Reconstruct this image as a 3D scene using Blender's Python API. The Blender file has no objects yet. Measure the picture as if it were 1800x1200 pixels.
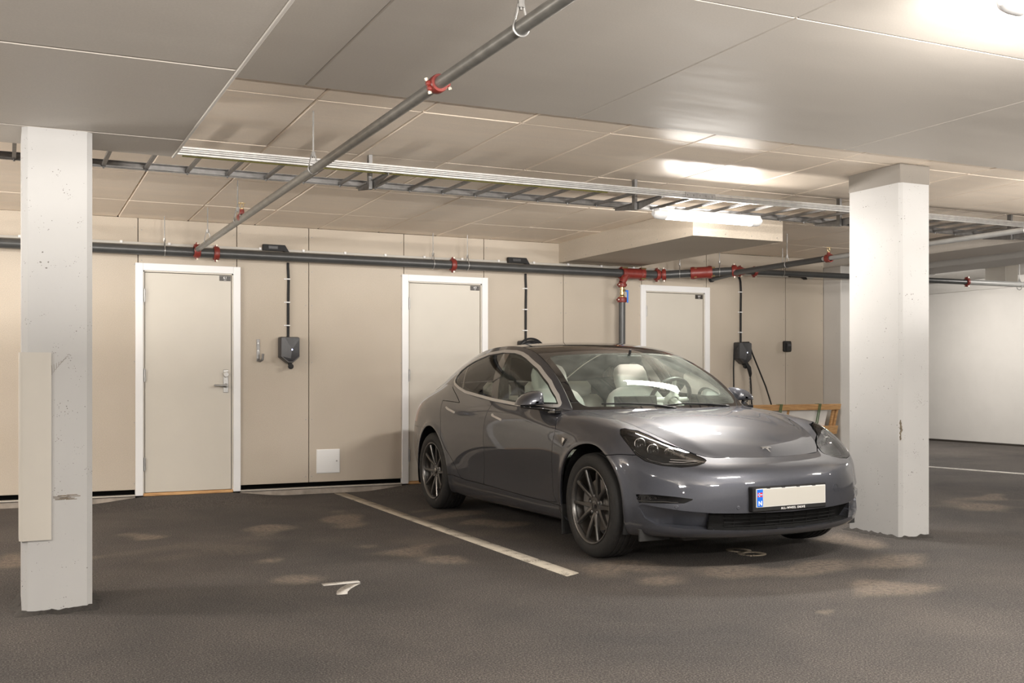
import bpy, bmesh, math, random
import numpy as np
from mathutils import Vector, Matrix

C = bpy.context.scene.collection
SC = bpy.context.scene
random.seed(7)
rng = np.random.default_rng(5)

# ------------------------------------------------------------------ camera
cam = bpy.data.cameras.new('camera')
cam.sensor_width = 36.0
cam.lens = 37.4
cam.shift_y = 62.0 / 1800.0
cam.clip_start = 0.05
cam_o = bpy.data.objects.new('camera', cam)
cam_o.location = (0.0, 0.0, 1.15)
cam_o.rotation_euler = (math.pi / 2, 0.0, -math.atan(888.0 / 1870.0))
C.objects.link(cam_o)
SC.camera = cam_o

# ------------------------------------------------------------------ world and exposure
world = bpy.data.worlds.new('world')
SC.world = world
world.use_nodes = True
world.node_tree.nodes['Background'].inputs[0].default_value = (1.0, 0.95, 0.88, 1)
world.node_tree.nodes['Background'].inputs[1].default_value = 0.02
SC.view_settings.view_transform = 'Standard'
SC.view_settings.look = 'None'
SC.view_settings.gamma = 1.0
SC.view_settings.use_curve_mapping = False
SC.view_settings.exposure = 0.17
SC.cycles.max_bounces = 10
SC.cycles.diffuse_bounces = 6
SC.cycles.transparent_max_bounces = 16
SC.cycles.sample_clamp_indirect = 6.0
SC.cycles.caustics_reflective = False
SC.cycles.caustics_refractive = False

LAMP_GAIN = 3.0          # light of the ceiling battens
TROUGH_FILL = 88.0  # light of the added ceiling fill troughs
LAMP_COL = (1.0, 0.95, 0.89)

# ------------------------------------------------------------------ mesh helpers
class MB:
    """collects verts and faces, becomes one mesh object"""
    def __init__(s): s.v = []; s.f = []; s.m = []; s.cur = 0
    def add(s, vs, fs):
        n = len(s.v); s.v += [tuple(p) for p in vs]
        for f in fs: s.f.append([i + n for i in f]); s.m.append(s.cur)
        return s
    def box(s, x0, x1, y0, y1, z0, z1):
        return s.add([(x0,y0,z0),(x1,y0,z0),(x1,y1,z0),(x0,y1,z0),(x0,y0,z1),(x1,y0,z1),(x1,y1,z1),(x0,y1,z1)],
                     [(0,3,2,1),(4,5,6,7),(0,1,5,4),(1,2,6,5),(2,3,7,6),(3,0,4,7)])
    def cbox(s, c, d): return s.box(c[0]-d[0]/2,c[0]+d[0]/2,c[1]-d[1]/2,c[1]+d[1]/2,c[2]-d[2]/2,c[2]+d[2]/2)
    def bbox(s, x0, x1, y0, y1, z0, z1, b):
        """box with chamfered edges"""
        vs = []; idx = {}
        X=(x0,x1);Y=(y0,y1);Z=(z0,z1);sg=(1,-1)
        for i in (0,1):
            for j in (0,1):
                for k in (0,1):
                    p=(X[i],Y[j],Z[k]);q=(sg[i]*b,sg[j]*b,sg[k]*b)
                    idx[(i,j,k,0)]=len(vs);vs.append((p[0],p[1]+q[1],p[2]+q[2]))
                    idx[(i,j,k,1)]=len(vs);vs.append((p[0]+q[0],p[1],p[2]+q[2]))
                    idx[(i,j,k,2)]=len(vs);vs.append((p[0]+q[0],p[1]+q[1],p[2]))
        fs=[]
        cyc=((0,0),(1,0),(1,1),(0,1))
        for ax in range(3):
            for e in (0,1):
                f=[]
                for (u,w) in cyc:
                    k=[0,0,0];k[ax]=e;k[(ax+1)%3]=u;k[(ax+2)%3]=w
                    f.append(idx[(k[0],k[1],k[2],ax)])
                fs.append(f if e else f[::-1])
        for ax in range(3):
            a1,a2=(ax+1)%3,(ax+2)%3
            for u in (0,1):
                for w in (0,1):
                    k0=[0,0,0];k0[a1]=u;k0[a2]=w;k1=list(k0);k1[ax]=1
                    f=[idx[(*k0,a1)],idx[(*k1,a1)],idx[(*k1,a2)],idx[(*k0,a2)]]
                    fs.append(f if (u==w) else f[::-1])
        for i in (0,1):
            for j in (0,1):
                for k in (0,1):
                    f=[idx[(i,j,k,0)],idx[(i,j,k,1)],idx[(i,j,k,2)]]
                    fs.append(f if (i+j+k)%2==1 else f[::-1])
        # the three edge families and corners come out with mixed winding: make them outward
        cx=Vector(((x0+x1)/2,(y0+y1)/2,(z0+z1)/2)); out=[]
        for f in fs:
            P=[Vector(vs[i]) for i in f]; n=(P[1]-P[0]).cross(P[2]-P[0]); m=sum(P,Vector())/len(P)
            out.append(f if n.dot(m-cx)>=0 else f[::-1])
        return s.add(vs,out)
    def tube(s, pts, r, n=12, cap=True, closed=False):
        pts=[Vector(p) for p in pts]; N=len(pts)
        rr=r if isinstance(r,(list,tuple)) else [r]*N
        vs=[];fs=[];prev=None
        for i,p in enumerate(pts):
            if closed: t=pts[(i+1)%N]-pts[i-1]
            else: t=pts[min(i+1,N-1)]-pts[max(i-1,0)]
            t.normalize()
            if prev is None:
                u=t.cross(Vector((0,0,1)))
                if u.length<1e-3: u=t.cross(Vector((1,0,0)))
            else: u=prev-t*prev.dot(t)
            u.normalize();prev=u;w=t.cross(u)
            for k in range(n):
                a=2*math.pi*k/n; vs.append(p+(u*math.cos(a)+w*math.sin(a))*rr[i])
        for i in range(N if closed else N-1):
            j=(i+1)%N
            for k in range(n):
                l=(k+1)%n; fs.append((i*n+k,i*n+l,j*n+l,j*n+k))
        if cap and not closed:
            fs.append(tuple(range(n-1,-1,-1)));fs.append(tuple((N-1)*n+k for k in range(n)))
        return s.add(vs,fs)
    def cyl(s,p,q,r,n=16): return s.tube([p,q],r,n)
    def lathe(s, prof, o, axis, n=32, ref=None):
        """prof: (distance along axis, radius)"""
        o=Vector(o);ax=Vector(axis).normalized()
        u=Vector(ref) if ref else ax.cross(Vector((0,0,1)))
        if u.length<1e-3: u=ax.cross(Vector((1,0,0)))
        u=(u-ax*u.dot(ax)).normalized();w=ax.cross(u)
        vs=[];fs=[];m=len(prof)
        for (h,r) in prof:
            for k in range(n):
                a=2*math.pi*k/n; vs.append(o+ax*h+(u*math.cos(a)+w*math.sin(a))*max(r,1e-5))
        for i in range(m-1):
            for k in range(n):
                l=(k+1)%n; fs.append((i*n+k,i*n+l,(i+1)*n+l,(i+1)*n+k))
        return s.add(vs,fs)
    def prism(s, poly, fn, d0, d1):
        """poly of (u,v); fn(u,v,d) gives the point"""
        n=len(poly)
        vs=[fn(u,v,d0) for u,v in poly]+[fn(u,v,d1) for u,v in poly]
        fs=[tuple(range(n-1,-1,-1)),tuple(range(n,2*n))]+[(i,(i+1)%n,n+(i+1)%n,n+i) for i in range(n)]
        return s.add(vs,fs)
    def grid(s, P, flip=False):
        """P array (nu,nv,3)"""
        nu,nv=len(P),len(P[0]); vs=[tuple(P[i][j]) for i in range(nu) for j in range(nv)]
        fs=[(i*nv+j,(i+1)*nv+j,(i+1)*nv+j+1,i*nv+j+1) for i in range(nu-1) for j in range(nv-1)]
        if flip: fs=[f[::-1] for f in fs]
        return s.add(vs,fs)
    def mesh(s, name, mats=None, angle=35, recalc=False):
        me=bpy.data.meshes.new(name); me.from_pydata(s.v,[],s.f)
        if mats:
            for m in (mats if isinstance(mats,(list,tuple)) else [mats]): me.materials.append(m)
            if isinstance(mats,(list,tuple)) and len(mats)>1:
                me.polygons.foreach_set('material_index',s.m)
        if recalc:
            b=bmesh.new();b.from_mesh(me);bmesh.ops.recalc_face_normals(b,faces=b.faces);b.to_mesh(me);b.free()
        me.shade_smooth()
        if angle is not None: me.set_sharp_from_angle(angle=math.radians(angle))
        me.update(); return me

def link(name, data, parent=None):
    o=bpy.data.objects.new(name,data); C.objects.link(o)
    if parent: o.parent=parent
    return o
def obj(name, mb, mat, parent=None, label=None, angle=35, recalc=True, kind=None):
    o=link(name, mb.mesh(name,mat,angle,recalc), parent)
    if label: o['label']=label
    if kind: o['kind']=kind
    return o
def thing(name, label, cat, loc=(0,0,0), group=None):
    o=link(name,None); o.location=loc; o['label']=label; o['category']=cat
    o.empty_display_size=0.1
    if group: o['group']=group
    return o
def tag(o,label,cat,group=None):
    o['label']=label;o['category']=cat
    if group:o['group']=group
    return o
def struct(name, mb=None, mat=None, **k):
    o=obj(name,mb,mat,**k) if mb else link(name,None)
    o['kind']='structure'; return o
def text_mb(body, size, fn, depth, spacing=1.0, bold=0.0):
    """font lettering as real mesh; fn(u,v,d) maps lettering plane to the world, centred"""
    cu=bpy.data.curves.new('lettering','FONT'); cu.body=body; cu.size=size
    cu.align_x='CENTER';cu.align_y='CENTER';cu.extrude=depth;cu.space_character=spacing;cu.offset=bold
    cu.resolution_u=4
    t=bpy.data.objects.new('lettering',cu); C.objects.link(t)
    dg=bpy.context.evaluated_depsgraph_get(); me=bpy.data.meshes.new_from_object(t.evaluated_get(dg))
    mb=MB(); mb.add([fn(v.co.x,v.co.y,v.co.z) for v in me.vertices],[tuple(p.vertices) for p in me.polygons])
    C.objects.unlink(t); bpy.data.objects.remove(t); bpy.data.curves.remove(cu); bpy.data.meshes.remove(me)
    return mb

# ------------------------------------------------------------------ material helpers
def _nt(name):
    m=bpy.data.materials.new(name); m.use_nodes=True; nt=m.node_tree; b=nt.nodes['Principled BSDF']
    return m,nt,b
def N(nt,t,**kw):
    n=nt.nodes.new(t)
    for k,v in kw.items():
        if k in n.inputs: n.inputs[k].default_value=v
        else: setattr(n,k,v)
    return n
def coords(nt): return N(nt,'ShaderNodeTexCoord').outputs['Object']
def c4(c): return (c[0],c[1],c[2],1.0)
def noise(nt,scale,detail=4,rough=0.55,vec=None,dist=0.0):
    n=N(nt,'ShaderNodeTexNoise'); n.inputs['Scale'].default_value=scale; n.inputs['Detail'].default_value=detail
    n.inputs['Roughness'].default_value=rough; n.inputs['Distortion'].default_value=dist
    nt.links.new(vec if vec else coords(nt),n.inputs['Vector']); return n.outputs['Fac']
def ramp(nt,fac,stops):
    r=N(nt,'ShaderNodeValToRGB'); nt.links.new(fac,r.inputs[0]); e=r.color_ramp.elements
    while len(e)<len(stops): e.new(0.5)
    for i,(p,c) in enumerate(stops):
        e[i].position=p; e[i].color=c4(c) if isinstance(c,(tuple,list)) else (c,c,c,1)
    return r.outputs[0]
def mixc(nt,fac,a,b,mode='MIX'):
    m=N(nt,'ShaderNodeMix',data_type='RGBA',blend_type=mode)
    for sock,val in ((m.inputs[0],fac),(m.inputs[6],a),(m.inputs[7],b)):
        if hasattr(val,'links'): nt.links.new(val,sock)
        else: sock.default_value=val if isinstance(val,float) else c4(val)
    return m.outputs[2]
def bump(nt,b,height,strength,dist):
    n=N(nt,'ShaderNodeBump'); n.inputs['Strength'].default_value=strength; n.inputs['Distance'].default_value=dist
    nt.links.new(height,n.inputs['Height']); nt.links.new(n.outputs[0],b.inputs['Normal'])
def plain(name,col,rough=0.5,metal=0.0,coat=0.0,spec=0.5,var=0.0,scale=20.0,bmp=0.0,emit=0.0):
    m,nt,b=_nt(name)
    b.inputs['Base Color'].default_value=c4(col);b.inputs['Roughness'].default_value=rough
    b.inputs['Metallic'].default_value=metal;b.inputs['Coat Weight'].default_value=coat
    b.inputs['Coat Roughness'].default_value=0.03
    b.inputs['Specular IOR Level'].default_value=spec
    if var>0:
        f=noise(nt,scale,4)
        lo=tuple(x*(1-var) for x in col);hi=tuple(min(1,x*(1+var)) for x in col)
        nt.links.new(ramp(nt,f,[(0.3,lo),(0.7,hi)]),b.inputs['Base Color'])
    if bmp>0: bump(nt,b,noise(nt,scale*4,3),bmp,0.002)
    if emit>0:
        b.inputs['Emission Color'].default_value=c4(col); b.inputs['Emission Strength'].default_value=emit
    return m
M={}
def mat_panel(name,col,sp=0.13,scale=230):
    """fibre cement board: fine speckle, faint cloudy tone"""
    m,nt,b=_nt(name); v=coords(nt)
    f1=noise(nt,scale,2,0.7,v); f2=noise(nt,1.3,3,0.5,v)
    c=ramp(nt,f1,[(0.35,tuple(x*(1-sp*1.6) for x in col)),(0.65,tuple(x*(1+sp) for x in col))])
    c2=ramp(nt,f2,[(0.3,(0.93,0.92,0.90)),(0.7,(1.04,1.04,1.04))])
    nt.links.new(mixc(nt,1.0,c,c2,'MULTIPLY'),b.inputs['Base Color'])
    b.inputs['Roughness'].default_value=0.62; b.inputs['Specular IOR Level'].default_value=0.35
    bump(nt,b,f1,0.08,0.002); return m
def mat_ceiling(name,col,rough,streak):
    m,nt,b=_nt(name); v=coords(nt)
    mp=N(nt,'ShaderNodeMapping'); mp.inputs['Scale'].default_value=(0.5,3.2,1); nt.links.new(v,mp.inputs[0])
    f1=noise(nt,2.0,5,0.6,mp.outputs[0],0.6); f2=noise(nt,120,2,0.7,v)
    c=ramp(nt,f1,[(0.25,tuple(x*(1-streak) for x in col)),(0.75,tuple(x*(1+streak*0.6) for x in col))])
    c2=ramp(nt,f2,[(0.3,(0.95,0.95,0.95)),(0.7,(1.03,1.03,1.03))])
    nt.links.new(mixc(nt,1.0,c,c2,'MULTIPLY'),b.inputs['Base Color'])
    nt.links.new(ramp(nt,f1,[(0.2,rough*0.75),(0.8,min(1,rough*1.2))]),b.inputs['Roughness'])
    b.inputs['Specular IOR Level'].default_value=0.4
    bump(nt,b,f1,0.06,0.01); return m
def mat_concrete(name,col,pore=0.9):
    """painted concrete with open air pores and scuffs"""
    m,nt,b=_nt(name); v=coords(nt)
    def pores(scale,lo,hi,mx,ns):
        vo=N(nt,'ShaderNodeTexVoronoi'); vo.inputs['Scale'].default_value=scale; vo.inputs['Randomness'].default_value=1.0
        wv=N(nt,'ShaderNodeTexNoise'); wv.inputs['Scale'].default_value=scale*1.6; nt.links.new(v,wv.inputs['Vector'])
        ad=N(nt,'ShaderNodeVectorMath',operation='MULTIPLY_ADD'); nt.links.new(wv.outputs['Color'],ad.inputs[0]); ad.inputs[1].default_value=(0.5/scale,)*3; nt.links.new(v,ad.inputs[2])
        nt.links.new(ad.outputs[0],vo.inputs['Vector'])
        thr=N(nt,'ShaderNodeMath',operation='MULTIPLY'); nt.links.new(ramp(nt,noise(nt,ns,2,0.5,v),[(lo,0.0),(hi,1.0)]),thr.inputs[0]); thr.inputs[1].default_value=mx
        lt=N(nt,'ShaderNodeMath',operation='LESS_THAN'); nt.links.new(vo.outputs['Distance'],lt.inputs[0]); nt.links.new(thr.outputs[0],lt.inputs[1]); return lt.outputs[0]
    mx_=N(nt,'ShaderNodeMath',operation='MAXIMUM'); nt.links.new(pores(34,0.52,0.86,0.25,9),mx_.inputs[0]); nt.links.new(pores(85,0.44,0.80,0.27,14),mx_.inputs[1])
    pm=N(nt,'ShaderNodeMath',operation='MULTIPLY'); nt.links.new(mx_.outputs[0],pm.inputs[0]); pm.inputs[1].default_value=pore
    f2=noise(nt,2.2,4,0.55,v)
    base=ramp(nt,f2,[(0.25,tuple(x*0.93 for x in col)),(0.75,col)])
    nt.links.new(mixc(nt,pm.outputs[0],base,(0.10,0.088,0.075)),b.inputs['Base Color'])
    b.inputs['Roughness'].default_value=0.6
    inv=N(nt,'ShaderNodeMath',operation='SUBTRACT'); inv.inputs[0].default_value=1.0; nt.links.new(pm.outputs[0],inv.inputs[1])
    bump(nt,b,inv.outputs[0],0.35,0.004); return m
def mat_asphalt():
    m,nt,b=_nt('asphalt'); v=coords(nt)
    grain=noise(nt,120,4,0.8,v); mid=noise(nt,30,4,0.7,v); big=noise(nt,0.9,5,0.6,v,0.3)
    vo=N(nt,'ShaderNodeTexVoronoi'); vo.inputs['Scale'].default_value=95.0; nt.links.new(v,vo.inputs['Vector'])
    base=ramp(nt,grain,[(0.30,(0.012,0.0108,0.0101)),(0.50,(0.087,0.079,0.0735)),(0.66,(0.27,0.247,0.231))])
    tone=ramp(nt,big,[(0.30,(0.72,0.72,0.73)),(0.70,(1.28,1.22,1.16))])
    c=mixc(nt,1.0,base,tone,'MULTIPLY')
    # pale grit in the pits of the wearing course
    stone=ramp(nt,vo.outputs['Distance'],[(0.0,1.0),(0.18,0.0)])
    pick=ramp(nt,noise(nt,60,1,0.5,v),[(0.55,0.0),(0.62,1.0)])
    sm=N(nt,'ShaderNodeMath',operation='MULTIPLY'); nt.links.new(stone,sm.inputs[0]); nt.links.new(pick,sm.inputs[1])
    c=mixc(nt,sm.outputs[0],c,(0.42,0.37,0.32))
    # dried sand stains (shape kept on the mesh)
    at=N(nt,'ShaderNodeVertexColor'); at.layer_name='stain'
    st=N(nt,'ShaderNodeMath',operation='MULTIPLY'); nt.links.new(at.outputs['Color'],st.inputs[0])
    nt.links.new(ramp(nt,mid,[(0.36,0.25),(0.62,1.0)]),st.inputs[1])
    c=mixc(nt,st.outputs[0],c,(0.36,0.29,0.225))
    nt.links.new(c,b.inputs['Base Color'])
    b.inputs['Roughness'].default_value=0.82; b.inputs['Specular IOR Level'].default_value=0.35
    h=N(nt,'ShaderNodeMath',operation='ADD'); nt.links.new(grain,h.inputs[0]); nt.links.new(mid,h.inputs[1])
    bump(nt,b,h.outputs[0],1.0,0.016); return m
def mat_roadpaint(name,col):
    m,nt,b=_nt(name); v=coords(nt)
    f=noise(nt,150,3,0.75,v); g=noise(nt,8,3,0.5,v)
    a=N(nt,'ShaderNodeMath',operation='ADD'); nt.links.new(f,a.inputs[0]); nt.links.new(g,a.inputs[1])
    nt.links.new(ramp(nt,a.outputs[0],[(0.80,(0.10,0.085,0.07)),(0.92,col)]),b.inputs['Base Color'])
    b.inputs['Roughness'].default_value=0.75; bump(nt,b,f,0.6,0.006); return m
def mat_wood():
    m,nt,b=_nt('pine_board'); v=coords(nt)
    mp=N(nt,'ShaderNodeMapping'); mp.inputs['Scale'].default_value=(1.5,9,22); nt.links.new(v,mp.inputs[0])
    f=noise(nt,3,5,0.6,mp.outputs[0],1.2)
    nt.links.new(ramp(nt,f,[(0.3,(0.34,0.17,0.065)),(0.55,(0.58,0.34,0.15)),(0.8,(0.68,0.44,0.22))]),b.inputs['Base Color'])
    b.inputs['Roughness'].default_value=0.7; return m
def mat_glass(name,tint,refl=1.0,ior=1.5,dust=0.0):
    """thin pane: tinted see-through plus mirror reflection by Fresnel"""
    m=bpy.data.materials.new(name); m.use_nodes=True; nt=m.node_tree; nt.nodes.clear()
    out=N(nt,'ShaderNodeOutputMaterial'); tr=N(nt,'ShaderNodeBsdfTransparent'); gl=N(nt,'ShaderNodeBsdfGlossy')
    tr.inputs[0].default_value=c4(tint); gl.inputs['Roughness'].default_value=0.01
    gl.inputs[0].default_value=(refl,refl,refl,1)
    fr=N(nt,'ShaderNodeFresnel'); fr.inputs[0].default_value=ior
    mx=N(nt,'ShaderNodeMixShader'); nt.links.new(fr.outputs[0],mx.inputs[0]); nt.links.new(tr.outputs[0],mx.inputs[1]); nt.links.new(gl.outputs[0],mx.inputs[2])
    if dust>0:
        df=N(nt,'ShaderNodeBsdfTranslucent'); df.inputs[0].default_value=(0.80,0.86,0.78,1); d2=N(nt,'ShaderNodeBsdfDiffuse'); d2.inputs[0].default_value=(0.80,0.86,0.78,1)
        dm=N(nt,'ShaderNodeMixShader'); nt.links.new(df.outputs[0],dm.inputs[1]); nt.links.new(d2.outputs[0],dm.inputs[2])
        fx=N(nt,'ShaderNodeMixShader'); nt.links.new(ramp(nt,noise(nt,7,5,0.6),[(0.3,dust*0.6),(0.75,dust*1.4)]),fx.inputs[0])
        nt.links.new(mx.outputs[0],fx.inputs[1]); nt.links.new(dm.outputs[0],fx.inputs[2]); mx=fx
    nt.links.new(mx.outputs[0],out.inputs[0]); return m
def mat_paint():
    """dark grey metallic car lacquer"""
    m,nt,b=_nt('grey_metallic_lacquer'); v=coords(nt)
    f=noise(nt,900,1,0.5,v)
    nt.links.new(ramp(nt,f,[(0.3,(0.043,0.046,0.057)),(0.7,(0.077,0.081,0.097))]),b.inputs['Base Color'])
    b.inputs['Metallic'].default_value=0.60;b.inputs['Roughness'].default_value=0.47
    b.inputs['Coat Weight'].default_value=1.0;b.inputs['Coat Roughness'].default_value=0.02;b.inputs['Coat IOR'].default_value=1.55
    return m

M['panel']=mat_panel('beige_fibre_board',(0.495,0.437,0.365))
M['ceil_board']=mat_ceiling('beige_ceiling_board',(0.90,0.78,0.65),0.42,0.07)
M['ceil_slab']=mat_ceiling('painted_concrete_ceiling',(0.55,0.51,0.46),0.6,0.05)
M['pillar']=mat_concrete('white_painted_concrete',(0.425,0.418,0.408))
M['pillar_raw']=mat_concrete('raw_concrete',(0.20,0.18,0.155),0.6)
M['wall_white']=mat_concrete('white_painted_wall',(0.60,0.58,0.55),0.25)
M['curb']=plain('kerb_concrete',(0.30,0.26,0.22),0.8,var=0.25,scale=9,bmp=0.3)
M['asphalt']=mat_asphalt()
M['road_white']=mat_roadpaint('white_road_paint',(0.62,0.59,0.545))
M['road_cream']=mat_roadpaint('cream_road_paint',(0.46,0.41,0.335))
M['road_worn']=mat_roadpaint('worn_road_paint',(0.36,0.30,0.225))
M['wood']=mat_wood()
M['black']=plain('black_plastic',(0.013,0.013,0.0135),0.6,spec=0.3,var=0.2,scale=40)
M['black_gloss']=plain('gloss_black',(0.008,0.008,0.009),0.06,coat=1.0)
M['charcoal']=plain('charcoal_plastic',(0.035,0.035,0.038),0.38,var=0.15,scale=60)
M['lamp_black']=plain('matt_lamp_black',(0.012,0.012,0.012),0.35,spec=0.4)
M['grille_black']=plain('matt_grille_black',(0.009,0.009,0.009),0.7,spec=0.15)
M['edge']=plain('pale_edge_highlight',(0.72,0.69,0.64),0.5)
M['rubber']=plain('tyre_rubber',(0.014,0.0135,0.013),0.72,var=0.25,scale=30,bmp=0.2)
M['door']=plain('beige_door_lacquer',(0.56,0.525,0.46),0.42,var=0.02,scale=3)
M['white']=plain('white_lacquer',(0.76,0.76,0.76),0.38,var=0.015,scale=5)
M['void']=plain('unlit_gap',(0.004,0.004,0.004),0.95,spec=0.0)
M['hatch']=plain('white_sheet_metal',(0.78,0.78,0.775),0.35,var=0.01,scale=5)
M['guard']=plain('cream_plastic_guard',(0.47,0.44,0.39),0.45,var=0.02,scale=4)
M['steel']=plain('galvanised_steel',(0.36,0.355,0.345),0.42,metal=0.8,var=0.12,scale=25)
M['steel_dark']=plain('dark_galvanised_steel',(0.20,0.195,0.19),0.45,metal=0.7,var=0.15,scale=25)
M['chrome']=plain('chrome',(0.80,0.80,0.80),0.12,metal=1.0)
M['satin']=plain('satin_trim',(0.60,0.58,0.555),0.40,metal=0.45)
M['pipe']=plain('dark_painted_pipe',(0.050,0.051,0.051),0.36,var=0.12,scale=12)
M['pipe_grey']=plain('grey_painted_pipe',(0.33,0.33,0.32),0.36,var=0.08,scale=12)
M['pipe_thin']=plain('bare_steel_pipe',(0.20,0.195,0.18),0.38,metal=0.35,var=0.18,scale=14)
M['red']=plain('red_coupling_paint',(0.19,0.026,0.019),0.42,var=0.12,scale=30)
M['brass']=plain('brass',(0.55,0.42,0.22),0.3,metal=0.9)
M['zinc']=plain('zinc_bolt',(0.55,0.50,0.41),0.35,metal=0.3)
M['channel']=plain('pale_grey_channel',(0.44,0.42,0.38),0.5)
M['blue']=plain('blue_lever_plastic',(0.02,0.16,0.62),0.4)
M['blue_plate']=plain('blue_plate_band',(0.01,0.13,0.62),0.35)
M['flag_red']=plain('flag_red',(0.55,0.02,0.03),0.4)
M['plate']=plain('pale_number_plate',(0.44,0.425,0.385),0.4)
M['green_strap']=plain('green_strap',(0.10,0.17,0.08),0.5)
M['sheet']=plain('white_plastic_sheet',(0.78,0.76,0.73),0.3,var=0.05,scale=6,bmp=0.2)
M['paint']=mat_paint()
M['glass']=mat_glass('green_tinted_glass',(0.90,0.985,0.925),1.0,1.33,0.05)
M['glass_dusty']=mat_glass('dusty_windshield_glass',(0.90,0.985,0.925),1.0,1.33,0.13)
M['glass_dark']=mat_glass('dark_tinted_glass',(0.70,0.71,0.65),1.0,1.36)
M['lens']=mat_glass('clear_lamp_lens',(0.95,0.95,0.95),1.0,1.45)
M['roof_glass']=mat_glass('dark_roof_glass',(0.30,0.26,0.25))
M['rim']=plain('grey_alloy',(0.15,0.145,0.14),0.30,metal=0.85)
M['disc']=plain('brake_disc_steel',(0.30,0.28,0.26),0.35,metal=0.9)
M['seat']=plain('white_seat_leather',(0.90,0.91,0.89),0.5,var=0.02,scale=9)
M['interior']=plain('dark_cabin_plastic',(0.03,0.03,0.03),0.6)
M['cabin_light']=plain('pale_cabin_cloth',(0.55,0.55,0.52),0.8)
M['dash_wood']=plain('brown_dashboard_wood',(0.24,0.14,0.08),0.5)
M['mirror']=plain('mirror_glass',(0.9,0.9,0.9),0.02,metal=1.0)
M['taillight']=plain('red_lamp_lens',(0.35,0.01,0.01),0.1,coat=1.0)
M['ink']=plain('sign_black',(0.035,0.03,0.025),0.4)
M['plate_white']=plain('white_plate_edge',(0.58,0.575,0.56),0.4)
M['sign_white']=plain('sign_white',(0.85,0.84,0.82),0.4)
def mat_emit(name,col,strength):
    m,nt,b=_nt(name); b.inputs['Base Color'].default_value=(0.8,0.8,0.8,1)
    b.inputs['Emission Color'].default_value=c4(col); b.inputs['Emission Strength'].default_value=strength; return m
M['tube']=mat_emit('lit_diffuser',LAMP_COL,6.0)
M['led']=mat_emit('blue_status_lamp',(0.45,0.5,1.0),18.0)
# ================================================================== SETTING
WALL_Y = 10.30
def zc(y): return 2.667 - 0.0122 * (y - 5.65)      # underside of the ceiling boards falls gently to the wall
DOORS = [(1.064, 2.0156), (3.6427, 4.6014), (6.5036, 7.454)]

# ---- asphalt floor, ramped up to the door sills
STAINS=[(0.89,8.11,0.12,0.15),(1.51,6.66,0.12,0.13),(1.45,6.00,0.14,0.16),(2.46,8.35,0.21,0.36),(2.52,6.13,0.14,0.19),
 (2.37,6.65,0.23,0.19),(2.22,6.93,0.12,0.12),(3.37,8.20,0.24,0.30),(3.45,7.59,0.27,0.20),(1.81,8.02,0.26,0.19),(0.35,7.32,0.14,0.29),
 (0.03,7.36,0.11,0.28),(3.19,5.53,0.24,0.28),(3.44,5.41,0.20,0.20),(3.70,5.09,0.36,0.19),(4.27,5.02,0.41,0.20),(4.95,5.02,0.32,0.23),
 (3.62,4.05,0.03,0.04),(7.78,6.75,0.35,0.33),(5.30,5.75,0.24,0.28),(4.36,4.33,0.27,0.20),(8.40,7.19,0.32,0.21),(2.9,7.1,.5,.3),(1.3,7.3,.5,.35)]
def build_floor():
    xs=np.unique(np.concatenate([np.linspace(-14,-2.4,16),np.arange(-2.4,11.6,0.05),np.linspace(11.6,17,14)]))
    ys=np.unique(np.concatenate([np.linspace(-9,1.2,14),np.arange(1.2,11.2,0.05),np.linspace(11.2,26,22)]))
    X,Y=np.meshgrid(xs,ys,indexing='ij'); Z=np.zeros_like(X)
    ph=rng.uniform(0,6.28,(14,)); kk=rng.uniform(0.6,3.2,(14,2))*rng.choice([-1,1],(14,2))
    for p,k in zip(ph,kk): Z+=0.00016*np.sin(k[0]*X+k[1]*Y+p)
    for (a,b) in DOORS:
        m=(a+b)/2; t=np.clip((Y-9.55)/0.55,0,1); t=t*t*(3-2*t); u=np.clip(1.5-np.abs(X-m)/0.62,0,1); u=u*u*(3-2*u)
        Z+=0.05*t*u
    Z=np.where(Y>10.45,np.where(X<9.4,-0.2,Z),Z)
    S=np.zeros_like(X)
    wob=sum(np.sin(k[0]*4*X+k[1]*5*Y+p) for p,k in zip(ph,kk))/14
    for i,(cx,cy,rx,ry) in enumerate(STAINS):
        d=np.sqrt(((X-cx)/rx)**2+((Y-cy)/ry)**2)+wob*1.6
        S=np.maximum(S,(np.clip((1.12-d)*1.9,0,1)*0.72 if i<22 else np.clip(1.25-d,0,1)*0.25))
    nx,ny=len(xs),len(ys)
    mb=MB(); mb.v=np.stack([X,Y,Z],-1).reshape(-1,3).tolist()
    I=np.arange(nx*ny).reshape(nx,ny)
    mb.f=np.stack([I[:-1,:-1],I[1:,:-1],I[1:,1:],I[:-1,1:]],-1).reshape(-1,4).tolist(); mb.m=[0]*len(mb.f)
    o=obj('floor',mb,M['asphalt'],angle=None,recalc=False); o['kind']='structure'
    ca=o.data.color_attributes.new('stain','FLOAT_COLOR','POINT')
    col=np.ones((nx*ny,4)); col[:,:3]=S.reshape(-1,1); ca.data.foreach_set('color',col.ravel())
    return o
floor=build_floor()

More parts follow.
